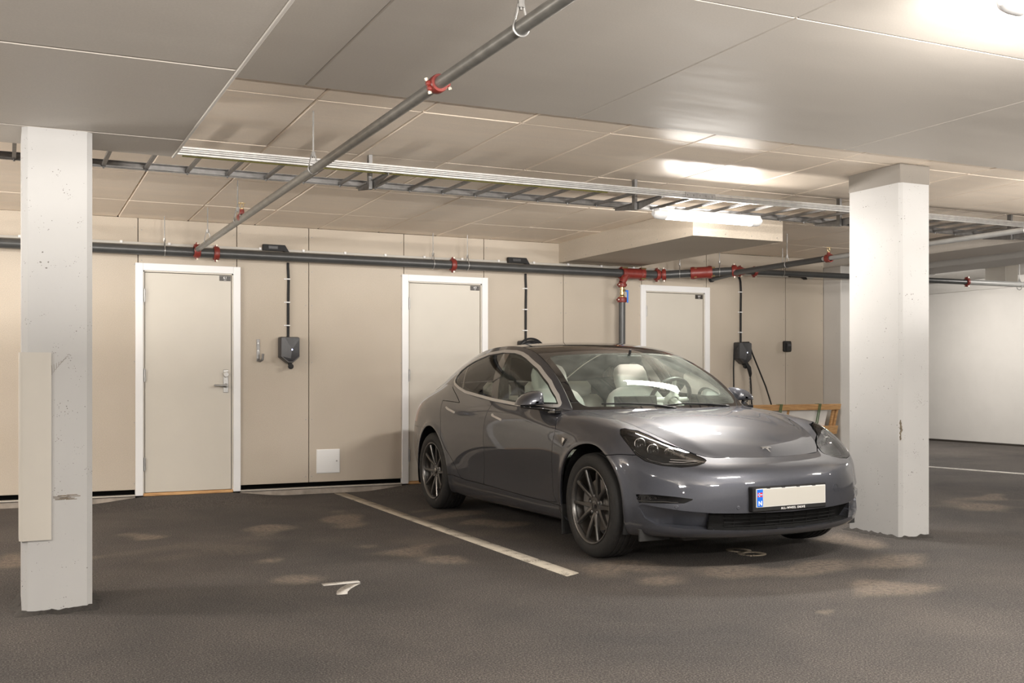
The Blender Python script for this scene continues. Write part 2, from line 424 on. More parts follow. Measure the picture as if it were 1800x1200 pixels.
# ---- back wall: core, boards, screws
core=MB(); core.box(-13.2,9.2,10.345,10.6,-0.2,3.0)
wall=struct('wall_back',core,M['black'])
SEAMS=[-6.1,-4.9,-3.7,-2.5,-1.3,-0.11,1.0885,1.9835,2.681,3.667,4.561,5.515,6.524,7.415,8.589,9.185]
scr=MB(); G=0.0035
for a,b in zip(SEAMS[:-1],SEAMS[1:]):
    over=any(abs((a+b)/2-(d0+d1)/2)<0.1 for d0,d1 in DOORS)
    z0=2.15 if over else 0.114
    p=MB(); p.bbox(a+G,b-G,WALL_Y,WALL_Y+0.022,z0,zc(WALL_Y)-0.003,0.0015)
    obj('wall_panel',p,M['panel'],wall)
    zs=[2.22,2.50] if over else [0.17,0.73,1.29,1.85,2.18,2.52]
    for z in zs:
        for x in (a+0.03,b-0.03):
            scr.lathe([(0,0.0055),(0.0025,0.0045),(0.0032,0.0)],(x,WALL_Y,z),(0,-1,0),8)
obj('screw_heads',scr,M['steel'],wall,kind='stuff')
for a,b in ((-13,-6.1),):
    p=MB(); p.box(a,b,WALL_Y,WALL_Y+0.022,0.11,zc(WALL_Y)); obj('wall_panel',p,M['panel'],wall)

# ---- foot of the wall between the doors: dark gap, flashing, concrete kerb
base=MB(); fl=MB(); gp=MB()
edges=[-13.0]+[e for d in DOORS for e in d]+[9.18]
for a,b in zip(edges[0::2],edges[1::2]):
    base.bbox(a,b,10.285,10.34,-0.12,0.052,0.006); fl.bbox(a,b,10.272,10.34,0.056,0.068,0.002); gp.box(a,b,10.33,10.345,0.06,0.13)
bb=struct('baseboard_back',base,M['curb'])
obj('flashing',fl,M['guard'],bb,label='thin pale metal flashing strip'); obj('gap_strip',gp,M['void'],bb,label='black shadow gap')

# ---- doors
def make_door(n,x0,x1,sign):
    d=link('door_%d'%n,None); d['kind']='structure'
    yf=WALL_Y-0.022; w=0.068; zb=0.058; zt=2.197
    fr=MB()
    for (a,b,c,e) in ((x0,x0+w,zb,zt),(x1-w,x1,zb,zt),(x0+w,x1-w,zt-w,zt)): fr.bbox(a,b,yf,10.34,c,e,0.003)
    obj('casing',fr,M['white'],d)
    rb=MB(); li=x0+w;ri=x1-w;ti=zt-w
    for (a,b,c,e) in ((li,li+0.012,zb,ti),(ri-0.012,ri,zb,ti),(li,ri,ti-0.012,ti)): rb.box(a,b,WALL_Y-0.006,10.34,c,e)
    obj('frame',rb,M['door'],d,label='beige door rebate')
    lf=MB(); lf.bbox(li+0.017,ri-0.017,WALL_Y+0.002,10.345,0.082,ti-0.017,0.002)
    obj('door_leaf',lf,M['door'],d)
    th=MB(); th.bbox(li,ri,WALL_Y-0.012,10.345,0.050,0.078,0.004)
    obj('threshold',th,M['wood'],d,label='yellow pine threshold')
    for z in (1.90,1.165,0.345):
        h=MB(); h.cyl((li+0.012,WALL_Y-0.011,z-0.058),(li+0.012,WALL_Y-0.011,z+0.058),0.0085,12)
        h.cyl((li+0.012,WALL_Y-0.011,z-0.064),(li+0.012,WALL_Y-0.011,z+0.064),0.005,10)
        h.box(li+0.014,li+0.024,WALL_Y-0.006,WALL_Y+0.002,z-0.056,z+0.056)
        obj('hinge',h,M['steel'],d)
    hx=ri-0.068; y=WALL_Y+0.002
    pl=MB(); pl.bbox(hx-0.024,hx+0.024,y-0.008,y+0.002,1.0,1.218,0.003); pl.lathe([(0,0.004),(0.002,0.004),(0.002,0)],(hx+0.012,y-0.008,1.012),(0,-1,0),8)
    hp=obj('lock_plate',pl,M['steel'],d)
    lv=MB(); lv.cyl((hx,y-0.006,1.066),(hx,y-0.055,1.066),0.0105,14); lv.tube([(hx,y-0.052,1.066),(hx-0.03,y-0.055,1.068),(hx-0.115,y-0.055,1.070)],0.0095,12)
    lv.lathe([(0,0.02),(0.008,0.02),(0.010,0.016)],(hx,y-0.008,1.066),(0,-1,0),20); obj('lever',lv,M['steel'],hp)
    cy=MB(); cy.lathe([(0,0.028),(0.014,0.027),(0.02,0.022),(0.02,0.0)],(hx,y-0.008,1.172),(0,-1,0),24); cy.box(hx-0.002,hx+0.002,y-0.0295,y-0.027,1.160,1.184)
    obj('lock_cylinder',cy,M['chrome'],hp)
    sx=ri-0.020-0.055; sz=ti-0.022-0.024
    sg=MB(); sg.bbox(sx-0.052,sx+0.052,y-0.005,y+0.001,sz-0.024,sz+0.024,0.0015); so=obj('number_sign',sg,M['ink'],d)
    tm=text_mb(sign,0.026,lambda u,v,q:(sx+u,y-0.0058-q,sz+0.006+v),0.0004,1.0,0.0006)
    for q_ in (-0.0085,-0.003,0.003,0.0085): tm.box(sx+q_-0.002,sx+q_+0.002,y-0.0061,y-0.0055,sz-0.0175,sz-0.0125)
    obj('lettering',tm,M['sign_white'],so,angle=None,label='white number '+sign)
    return d
for i,((a,b),s) in enumerate(zip(DOORS,('6.1','6.3','6.4'))): make_door(i+1,a,b,s)

# ---- ceiling: concrete deck, painted slabs near the aisle, boards over the bays
deck=MB(); deck.box(-13.4,15.6,-8,26,2.86,3.05)
ceil=struct('ceiling',deck,M['pillar_raw'])
XJ=[-12.6,-10.6,-8.6,-6.6,-4.6,-2.6,-0.6,0.83,1.39,2.985,5.0,7.0,9.0,9.18]
YJ=[-8,-6.5,-4.5,-2.5,-0.5,1.5,3.51,5.42]
for a,b in zip(XJ[7:-1],XJ[8:]):
    for c,e in zip(YJ[:-1],YJ[1:]):
        s=MB(); s.bbox(a+0.001,b-0.001,c+0.001,e-0.001,2.65,2.84,0.006); obj('ceiling_slab',s,M['ceil_slab'],ceil)
cols=[2.1556+0.62*k for k in range(-9,12)]
rows=[5.43,5.725,6.945,8.165,9.385,10.322]
for i,(a,b) in enumerate(zip(cols[:-1],cols[1:])):
    for c,e in zip(rows[:-1],rows[1:]):
        if a<0.8 and e<6.0: continue
        if b>9.19: b=9.19
        s=MB(); s.bbox(a+0.0015,b-0.0015,c+0.0015,e-0.0015,0,0.035,0.0085)
        dz=rng.uniform(-0.0015,0.0015)
        s.v=[(x,y,z+zc(y)+dz) for x,y,z in s.v]
        obj('ceiling_board',s,M['ceil_board'],ceil)
s=MB(); s.box(-13,cols[0],6.1,10.322,0,0.035); s.v=[(x,y,z+zc(y)) for x,y,z in s.v]; obj('ceiling_board',s,M['ceil_board'],ceil)
# dropped concrete beam along the left pillars
bj=[-13,-9,-5.6,-3.6,-1.6,-0.30,0.83]
by=[-8,-4,-2,0.2,2.2,4.26,5.64,6.096]
for a,b in zip(bj[:-1],bj[1:]):
    for c,e in zip(by[:-1],by[1:]):
        q=MB(); q.bbox(a+0.002,b-0.002,c+0.002,e-0.002,2.36,2.84,0.010); obj('beam_block',q,M['ceil_slab'],ceil)
q=MB(); q.bbox(0.820,0.834,-8,6.098,2.354,2.370,0.002); obj('edge_highlight',q,M['edge'],ceil,label='pale strip painting the lit edge of the dropped beam')  # pale strip added to paint the light caught by the beam's chamfer
# long downstand beam on the right and the taller hall beyond it
q=MB(); q.bbox(9.18,9.85,-8,10.6,2.503,2.85,0.008); obj('side_beam',q,M['ceil_slab'],ceil)
for k,(a,b,z) in enumerate(((11.3,12.0,2.62),)):
    q=MB(); q.bbox(a,b,-8,25,z,2.85,0.008); obj('side_beam',q,M['wall_white'],ceil)
q=MB(); q.box(9.852,15.2,-8,25.7,2.845,2.858); obj('hall_ceiling',q,M['wall_white'],ceil)
# boxed soffit above the third bay
SF=dict(x0=5.46,x1=6.455,y0=7.78,y1=10.31,z0=2.395)
sb=MB(); sb.box(SF['x0']+.014,SF['x1']-.014,SF['y0']+.014,SF['y1'],SF['z0']+.014,2.64)
soff=obj('ceiling_soffit',sb,M['panel'],ceil)
for k in range(4):
    p=MB()
    if k==0: p.bbox(SF['x0'],SF['x0']+.013,SF['y0']+.013,SF['y1'],SF['z0']+.013,zc(8.9),0.001)
    if k==1: p.bbox(SF['x0'],SF['x1'],SF['y0'],SF['y0']+.013,SF['z0'],zc(7.8),0.001)
    if k==2: p.bbox(SF['x1']-.013,SF['x1'],SF['y0']+.013,SF['y1'],SF['z0']+.013,zc(8.9),0.001)
    if k==3: p.bbox(SF['x0'],SF['x1'],SF['y0']+.013,SF['y1'],SF['z0'],SF['z0']+.013,0.001)
    obj('soffit_panel',p,M['panel'],soff)
sc2=MB()
for k in range(6): sc2.lathe([(0,0.0055),(0.003,0.004),(0.003,0)],(SF['x0'],7.9+k*0.45,SF['z0']+0.03),(-1,0,0),8)
for k in range(4): sc2.lathe([(0,0.0055),(0.003,0.004),(0.003,0)],(SF['x0']+0.06+k*0.29,SF['y0'],SF['z0']+0.03),(0,-1,0),8)
obj('screw_heads',sc2,M['steel'],soff,kind='stuff')

# ---- the other walls
w=MB(); w.box(15.2,15.5,-8,26,-0.1,2.65); struct('wall_right',w,M['wall_white'])
w=MB(); w.box(15.26,15.5,-8,26,2.66,2.9); struct('trim_1',w,M['wall_white'])
w=MB(); w.box(-13.4,-13,-8,10.6,-0.1,3); struct('wall_left',w,M['wall_white'])
w=MB(); w.box(-13.4,15.6,-8.4,-8,-0.1,3); struct('wall_front',w,M['wall_white'])
w=MB(); w.box(9.0,15.6,25.7,26,-0.1,3); w.box(9.0,9.3,10.6,25.7,-0.1,3); struct('wall_far',w,M['wall_white'])
w=MB(); w.box(15.12,15.2,-8,25.7,-0.1,0.03); struct('baseboard_right',w,M['ink'])

# ---- pillars
def pillar(name_label,x0,x1,y0,y1,ztop,cham,cap=None):
    t=thing('concrete_pillar',name_label,'pillar',((x0+x1)/2,(y0+y1)/2,0),'white concrete pillars between the bays')
    cx,cy=(x0+x1)/2,(y0+y1)/2; hx,hy=(x1-x0)/2,(y1-y0)/2; c=cham
    def octo(hx,hy,c): return [(-hx+c,-hy),(hx-c,-hy),(hx,-hy+c),(hx,hy-c),(hx-c,hy),(-hx+c,hy),(-hx,hy-c),(-hx,-hy+c)]
    zt=cap if cap else ztop
    b=MB(); b.prism(octo(hx,hy,c),lambda u,v,d:(u,v,d),-0.03,zt); obj('shaft',b,M['pillar'],t,angle=20)
    if cap:
        b=MB(); b.prism(octo(hx-0.004,hy-0.004,0.006),lambda u,v,d:(u,v,d),cap,ztop); obj('unpainted_head',b,M['pillar_raw'],t,label='bare grey concrete top',angle=20)
    # crumbled asphalt pressed against the foot
    f=MB(); rr=random.Random(int(x0*100)+3)
    n=44
    ring=[]
    for k in range(n):
        a=2*math.pi*k/n; ca,sa=math.cos(a),math.sin(a); q=1/max(abs(ca)/(hx),abs(sa)/(hy))
        ring.append((ca*q,sa*q))
    vs=[];
    for (u,v) in ring:
        l=math.hypot(u,v); o=0.03+rr.random()*0.05
        vs+= [(u*0.97,v*0.97,0.010+rr.random()*0.018),(u*(1+o*.4/l),v*(1+o*.4/l),0.006+rr.random()*0.010),(u*(1+o/l),v*(1+o/l),-0.004)]
    fs=[]
    for k in range(n):
        a,b2=3*k,3*((k+1)%n)
        fs+=[(a,b2,b2+1,a+1),(a+1,b2+1,b2+2,a+2)]
    f.add(vs,fs); obj('asphalt_collar',f,M['asphalt_dark'],t,angle=None)
    return t
M['asphalt_dark']=plain('crumbled_asphalt',(0.030,0.026,0.0225),0.9,var=0.5,scale=60,bmp=0.8)
pl=pillar('white pitted concrete pillar at the left with a cream corner guard',0.065,0.384,5.65,6.15,2.36,0.026)
px,py=0.2245,5.90
g=MB(); L=[(0.052-px,5.80-py),(0.052-px,5.655-py),(0.058-px,5.643-py),(0.070-px,5.637-py),(0.196-px,5.637-py),(0.196-px,5.6495-py),(0.078-px,5.6495-py),(0.0645-px,5.668-py),(0.0645-px,5.80-py)]
g.prism(L,lambda u,v,d:(u,v,d),0.357,1.268); obj('corner_guard',g,M['guard'],pl,label='cream plastic corner guard',angle=50)
scf=MB(); rr=random.Random(4)
for k in range(16):
    u=0.20+rr.random()*0.07-px; z=0.545+rr.random()*0.03; L_=0.02+rr.random()*0.05
    scf.bbox(u,u+L_,-0.2512,-0.2494,z,z+0.001+rr.random()*0.003,0.0002)
for k in range(9):
    m=MB(); a0=1.12+0.012*k; m.tube([(0.195+0.009*k-px,-0.2505,a0-0.0*k+1.19-1.12-0.03),(0.200+0.0095*k-px,-0.2508,a0+0.045),(0.197+0.011*k-px,-0.2505,a0+0.085-0.006*k)],0.0007,5); scf.add(m.v,m.f)
obj('scrape_mark',scf,plain('brown_scrape',(0.17,0.135,0.095),0.8,var=0.3,scale=60),pl,kind='stuff')
pr=pillar('white pitted concrete pillar beside the car nose with a bare grey top',5.725,6.02,5.633,6.16,2.664,0.022,2.53)
m=MB(); rr=random.Random(9); pz=[0.70+0.012*k for k in range(13)]
L_=[(-0.1440+0.006*rr.random(),z) for z in pz]; R_=[(-0.1385+0.010*rr.random()*(1-abs(k-6)/8),z) for k,z in enumerate(pz)]
m.prism(L_+R_[::-1],lambda u,v,d:(u,-0.2635-0.1475-u+0.0152+d,v),-0.0012,0.004); obj('chip',m,plain('brown_chipped_edge',(0.15,0.125,0.09),0.9,var=0.4,scale=80),pr,label='small brown chipped spot on the edge')
col_t=thing('concrete_column','narrow pale concrete column at the right end of the beige wall','column',(9.45,10.15,0))
b=MB(); b.bbox(-0.27,0.27,-0.16,0.15,-0.02,2.503,0.008); obj('shaft',b,M['wall_white'],col_t)

# ---- paint on the floor
def flat(name,polys,mat_,label,cat,group=None):
    mb=MB()
    for p in polys: mb.prism(p,lambda u,v,d:(u,v,d),-0.008,0.0030)
    return tag(obj(name,mb,mat_,angle=None),label,cat,'painted bay numbers' if name=='bay_number' else None)
flat('parking_line',[[(2.915,5.40),(3.025,5.46),(3.025,10.24),(2.915,10.22)]],M['road_cream'],'cream painted bay line beside the car running to the wall','marking')
flat('bay_number',[[(1.577,5.791),(1.575,5.728),(1.786,5.74),(1.789,5.793)],
  [(1.778,5.708),(1.735,5.657),(1.69,5.597),(1.65,5.526),(1.629,5.463),(1.576,5.466),(1.575,5.484),(1.597,5.551),(1.641,5.632),(1.702,5.708),(1.74,5.702)]],
  M['road_white'],'white painted number 7 on the asphalt of the empty bay','marking')
def ring(cx,cy,rx,ry,w,n=28):
    ps=[]
    for k in range(n):
        a=2*math.pi*k/n;b=2*math.pi*(k+1)/n
        P=lambda t,s:(cx+math.cos(t)*(rx-s),cy+math.sin(t)*(ry-s))
        ps.append([P(a,w),P(a,0),P(b,0),P(b,w)])
    return ps
flat('bay_number',ring(4.383,5.728,0.082,0.085,0.042)+ring(4.374,5.577,0.094,0.09,0.044),M['road_worn'],'cream painted number 8 in the shadow under the car nose','marking')
flat('lane_line',[[(10.48,10.4),(10.62,10.42),(10.93,8.82),(11.5,5.9),(11.38,5.86),(10.79,8.8)]],M['road_white'],'white lane line on the floor beyond the right pillar','marking')
# ================================================================== SERVICES
def coupling(parent,c,ax,r,name='coupling',bolt_dir=None,w=0.05):
    """two-piece clamp with bolt ears around a pipe of radius r"""
    ax=Vector(ax).normalized(); bd=Vector(bolt_dir or (0,0,1)); bd=(bd-ax*bd.dot(ax)).normalized(); sd=ax.cross(bd)
    m=MB(); R=r*1.28+0.006
    m.lathe([(-w/2,r*0.98),(-w/2,R*0.94),(-w/2+.006,R),(w/2-.006,R),(w/2,R*0.94),(w/2,r*0.98)],c,ax,28)
    c=Vector(c); br=max(0.007,r*0.17)
    for s in (1,-1):
        e=c+bd*s*(R+br*1.1)
        for k in (-1,1):
            o=e+sd*k*(br*1.35)
            m.tube([c+bd*s*R*0.82+sd*k*br*1.5,o,o+bd*s*br*0.9],[br*1.5,br*1.7,br*1.1],10)
    o=obj(name,m,M['red'],parent)
    b=MB()
    for s in (1,-1):
        e=c+bd*s*(R+br*1.1)
        b.tube([e-sd*br*4.2,e+sd*br*4.0],br*0.62,10); b.tube([e-sd*br*4.6,e-sd*br*3.2],br*1.2,6); b.tube([e+sd*br*3.2,e+sd*br*4.6],br*1.2,6)
    obj('bolt',b,M['zinc'],o,kind='stuff')
    return o
def hanger(parent,p,r,ax,ztop,rod_r=0.005):
    """threaded rod from the ceiling with a pear ring round the pipe"""
    p=Vector(p); ax=Vector(ax).normalized(); side=ax.cross(Vector((0,0,1))).normalized()
    m=MB(); top=p+Vector((0,0,r+0.055))
    m.tube([top-Vector((0,0,0.02)),Vector((p.x,p.y,ztop))],rod_r,8)
    o=obj('hanger',m,M['steel'],parent)
    g=MB(); pts=[]
    R=r+0.004
    for k in range(21):
        a=math.radians(-210+ k*12); pts.append(p+side*math.cos(a)*R+Vector((0,0,math.sin(a)*R)))
    pts=[top+side*-0.010]+pts+[top+side*0.010]
    g.tube(pts,0.0045,6); obj('ring',g,M['steel'],o)
    n=MB(); n.tube([top-Vector((0,0,0.012)),top+Vector((0,0,0.016))],0.012,6); obj('nut',n,M['steel'],o)
def pipe(parent,pts,r,mat_,name='pipe',n=20): return obj(name,MB().tube(pts,r,n),mat_,parent)

PY,PZ,PR=10.13,2.298,0.0445
# ---- main along the back wall, first run to the crank
mp=thing('sprinkler_main','dark grey sprinkler main along the beige wall over the doors','pipe',(0,PY,PZ))
pipe(mp,[(-13,0,0),(6.24,0,0)],PR,M['pipe'])
for x in (1.761,4.138): coupling(mp,(x,0,0),(1,0,0),PR)
for x in (-1.0,1.30,3.92,4.30): hanger(mp,(x,0,0),PR,(1,0,0),zc(PY)-PZ)
# red reducing tee where the drain drops
m=MB(); m.tube([(6.16,0,0),(6.44,0,0)],PR*1.32,24); m.lathe([(0,PR*1.25),(0.0,PR*1.62),(0.035,PR*1.62),(0.045,PR*1.3)],(6.15,0,0),(1,0,0),24); m.lathe([(0,PR*1.3),(0.01,PR*1.62),(0.045,PR*1.62),(0.05,PR*1.25)],(6.39,0,0),(1,0,0),24)
m.tube([(6.20,-0.02,-0.02),(6.155,-0.03,-0.085),(6.143,-0.03,-0.11)],[0.045,0.04,0.038],16)
tee=obj('tee',m,M['red'],mp); b=MB()
for x in (6.17,6.41):
    for s in (1,-1): b.tube([(x-0.03,-PR*1.2,s*PR*1.25),(x+0.03,-PR*1.2,s*PR*1.25)],0.009,8)
obj('bolt',b,M['brass'],tee,kind='stuff')
pipe(mp,[(6.44,0,0),(6.62,0,0)],PR,M['pipe'])
# crank toward the aisle
E1=(6.66,0.0,0.0); J=(7.34,-0.46,0.035); A1=Vector(E1);B1=Vector(J); dj=(B1-A1).normalized()
coupling(mp,(6.62,0,0),(1,0,0),PR,w=0.045); coupling(mp,tuple(A1+dj*0.045),tuple(dj),PR,w=0.045)
pipe(mp,[(6.60,0,0),E1,tuple(B1+dj*0.02)],PR,M['pipe'])
a=A1+dj*0.34;b_=A1+dj*0.58
m=MB(); m.lathe([(0,PR*1.05),(0.0,PR*1.5),(0.03,PR*1.62),(0.06,PR*1.45),(0.18,PR*1.45),(0.21,PR*1.62),(0.24,PR*1.5),(0.24,PR*1.05)],tuple(a),tuple(dj),28)
fl=obj('flow_switch_body',m,M['red'],mp,label='red cast valve body'); b=MB()
for q in (0.02,0.22):
    for s in (1,-1):
        c=a+dj*q; b.tube([c+Vector((0,-0.05,s*0.045))-dj*0.02,c+Vector((0,-0.05,s*0.045))+dj*0.02],0.009,8)
obj('bolt',b,M['brass'],fl,kind='stuff')
for q in (0.22,0.66): hanger(mp,tuple(A1+dj*q),PR,tuple(dj),zc(PY)-PZ)
coupling(mp,tuple(B1),tuple(dj),PR,w=0.055)
# onward run to the right
D0=B1+Vector((0.05,0.0,0.0)); m=MB(); m.tube([tuple(B1-dj*0.02),tuple(B1+Vector((0.08,0,0))),tuple(B1+Vector((0.14,0,0)))],[PR*1.2,PR*1.1,0.036],20); obj('reducer',m,M['red'],mp)
pipe(mp,[tuple(B1+Vector((0.12,0,0))),tuple(B1+Vector((5.8,0,0.02)))],0.033,M['pipe'])
for x in (7.42,7.62): coupling(mp,(x,J[1],0.035),(1,0,0),0.033,w=0.04)
for x in (8.02,9.05,10.15): hanger(mp,(x,J[1],0.04),0.033,(1,0,0),zc(9.7)-PZ if x<9.1 else 2.503-PZ if x<9.9 else 2.86-PZ)
coupling(mp,(10.95,J[1],0.05),(1,0,0),0.033,w=0.04); pipe(mp,[(10.97,J[1],0.048),(13.2,J[1],0.056)],0.0345,M['pipe_grey'])
hanger(mp,(11.9,J[1],0.02),0.034,(1,0,0),2.86-PZ)

# ---- drain riser with blue-levered valve
dr=thing('drain_riser','dark vertical drain pipe with a blue valve lever left of the third door','pipe',(6.143,10.10,0))
pipe(dr,[(0,0,0.0),(0,0,1.99)],0.037,M['pipe'])
coupling(dr,(0,0,2.00),(0,0,1),0.036,bolt_dir=(1,0,0),w=0.055)
m=MB(); m.lathe([(0,0.036),(0.02,0.034),(0.035,0.02),(0.045,0.02),(0.045,0.026),(0.062,0.026),(0.062,0.019),(0.095,0.019),(0.095,0.026),(0.112,0.026),(0.112,0.02),(0.13,0.02)],(0,0,2.02),(0,0,1),20)
m.tube([(0,0,2.10),(0.02,-0.05,2.10)],0.012,10); obj('ball_valve',m,M['brass'],dr)
m=MB(); m.bbox(0.026,0.046,-0.062,-0.054,1.965,2.09,0.003); m.bbox(0.01,0.046,-0.062,-0.05,2.085,2.105,0.003); obj('lever',m,M['blue'],dr,label='blue valve lever')
coupling(dr,(0,0,2.165),(0,0,1),0.03,bolt_dir=(1,0,0),w=0.05)

# ---- branch over the empty bay, running toward the camera
BX,BZ,BR=1.577,2.335,0.0245
br=thing('sprinkler_branch','thin grey sprinkler pipe crossing over the empty bay toward the camera','pipe',(BX,0,BZ),'sprinkler branches')
pipe(br,[(0,-3,0),(0,4.02,0)],BR,M['pipe_thin']); pipe(br,[(0,4.02,0),(0,10.07,-0.02)],BR,M['pipe_thin'])
coupling(br,(0,4.02,0),(0,1,0),BR,bolt_dir=(1,0,0.3),w=0.05)
for y in (3.25,5.96,9.49): hanger(br,(0,y,0),BR,(0,1,0),(2.65 if y<5.4 else zc(y))-BZ)
hanger(br,(0,8.16,0),BR,(0,1,0),zc(8.16)-BZ)
coupling(br,(0,10.06,-0.03),(1,0,0),PR,bolt_dir=(0,-.2,1),w=0.055)
def head(parent,y,ax=0.0):
    m=MB(); m.lathe([(-0.028,BR),(-0.028,BR*1.35),(0.028,BR*1.35),(0.028,BR)],(0,y,0),(0,1,0),20); m.tube([(0,y,0.02),(0,y,0.058)],[0.02,0.016],14)
    m.tube([(-0.03,y,-0.004),(0.03,y,-0.004)],0.009,8)
    o=obj('sprinkler_head',m,M['red'],parent)
    h=MB(); h.lathe([(0.056,0.013),(0.066,0.013),(0.066,0.008)],(0,y,0),(0,0,1),12)
    for s in (1,-1): h.tube([(0.004*s,y,0.066),(0.016*s,y,0.082),(0.006*s,y,0.10)],0.003,6)
    h.lathe([(0.10,0.002),(0.10,0.028),(0.104,0.028),(0.104,0.002)],(0,y,0),(0,0,1),16); obj('deflector',h,M['brass'],o)
head(br,8.0); head(br,1.2)
# ---- second branch further right
b2=thing('sprinkler_branch','dark sprinkler pipe crossing beside the right pillar toward the camera','pipe',(7.27,0,2.31),'sprinkler branches')
pipe(b2,[(0.06,9.66,0),(0,8.16,0.0)],0.030,M['pipe']); pipe(b2,[(0.0,8.16,0),(0,-3,0)],0.022,M['pipe_grey'])
pipe(b2,[(0.07,9.60,-0.005),(0.08,10.10,-0.035)],0.026,M['pipe'],name='stub')
m=MB(); m.lathe([(0,0.026),(0,0.034),(0.03,0.034),(0.035,0.0)],(0.08,10.09,-0.035),(0,1,0),18); obj('end_cap',m,M['black'],b2)
BR=0.030; head(b2,8.08); BR=0.0245
for y in (8.72,5.85,3.2): hanger(b2,(0.02 if y>8.2 else 0.0,y,0),0.030 if y>8.2 else 0.022,(0,1,0),(zc(y) if y>5.4 else 2.65)-2.31)

# ---- cable ladder
cl=thing('cable_ladder','galvanised cable ladder hung under the ceiling boards from end to end','cable tray',(0,6.91,2.48),'cable ladders')
def rail(y,sgn,mt='steel'):
    m=MB(); z0,z1=0.0,0.049
    P=[(0,0),(0.004*0,0),(0,z1)]
    prof=[(0,0),(0.014*sgn,0),(0.014*sgn,0.003),(0.003*sgn,0.003),(-0.001*sgn,0.012),(-0.004*sgn,0.015),(-0.004*sgn,0.021),(-0.001*sgn,0.024),(-0.004*sgn,0.027),(-0.004*sgn,0.033),(-0.001*sgn,0.036),(0.003*sgn,z1-0.003),(0.014*sgn,z1-0.003),(0.014*sgn,z1),(0,z1)]
    m.prism(prof,lambda u,v,d:(d,y+u,v),-9,9.1); return obj('rail',m,M[mt],cl)
rail(-0.31,1); rail(0.31,-1,'steel_dark')  # far rail in darker steel: the near rail's shade put into its colour
x=2.61-0.257*44
while x<9.05:
    if x>-3.2:
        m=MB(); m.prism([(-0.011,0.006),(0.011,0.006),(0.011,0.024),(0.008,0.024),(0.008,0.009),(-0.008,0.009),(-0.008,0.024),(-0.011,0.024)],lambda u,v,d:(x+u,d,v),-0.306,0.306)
        m.cyl((x,0.296,-0.008),(x,0.296,0.006),0.006,8); obj('rung',m,M['steel_dark'],cl)  # rungs in the darker steel too, their shade put into the colour
    x+=0.257
for bx in (-1.95,0.14,2.22,4.32,6.34,8.39):
    m=MB(); zt=zc(6.92)-2.48
    m.prism([(-0.02,-0.012),(0.02,-0.012),(0.02,0.012),(0.016,0.012),(0.016,-0.008),(-0.016,-0.008),(-0.016,0.012),(-0.02,0.012)],lambda u,v,d:(bx+v,0.01+u,d),-0.06,zt-0.002)
    o=obj('bracket',m,M['steel_dark'],cl)
    a=MB(); a.prism([(-0.33,-0.004),(0.33,-0.004),(0.33,-0.02),(0.03,-0.06),(-0.02,-0.06),(-0.33,-0.02)],lambda u,v,d:(bx+0.02+d,u,v),-0.003,0.0)
    a.bbox(bx+0.0,bx+0.045,-0.33,0.33,-0.006,-0.001,0.001); obj('arm',a,M['steel_dark'],o)
# joint plate on the near rail
m=MB(); m.bbox(4.56,4.83,-0.3185,-0.3145,0.004,0.045,0.001)
for k in range(5): m.lathe([(0,0.006),(0.005,0.005),(0.005,0)],(4.58+k*0.055,-0.3185,0.025),(0,-1,0),8)
obj('splice_plate',m,M['steel_dark'],cl)
# yellow-green earth wire under the near rail
tag(obj('earth_wire',MB().tube([(0.95,6.612,2.4735),(2.5,6.613,2.4732),(3.9,6.612,2.4735)],0.005,6),plain('yellow_green_wire',(0.09,0.082,0.018),0.5)),'yellow green earth wire tied under the near rail of the cable ladder','wire')
# crossing ladder at the far right
c2=thing('cable_ladder','short dark cable ladder crossing low at the far right edge','cable tray',(9.0,5.9,2.42),'cable ladders')
for s in (-0.15,0.15):
    m=MB(); m.bbox(-0.8,1.6,s-0.008,s+0.008,-0.03,0.03,0.002); obj('rail',m,M['steel_dark'],c2)
for k in range(10):
    m=MB(); m.bbox(-0.72+k*0.25,-0.70+k*0.25,-0.145,0.145,-0.03,-0.012,0.001); obj('rung',m,M['steel_dark'],c2)
for s in (-0.5,1.0):
    m=MB(); m.cyl((s,0,0.0),(s,0,0.09 if s>0.0 else zc(5.9)-2.42),0.005,8); obj('hanger',m,M['steel'],c2)

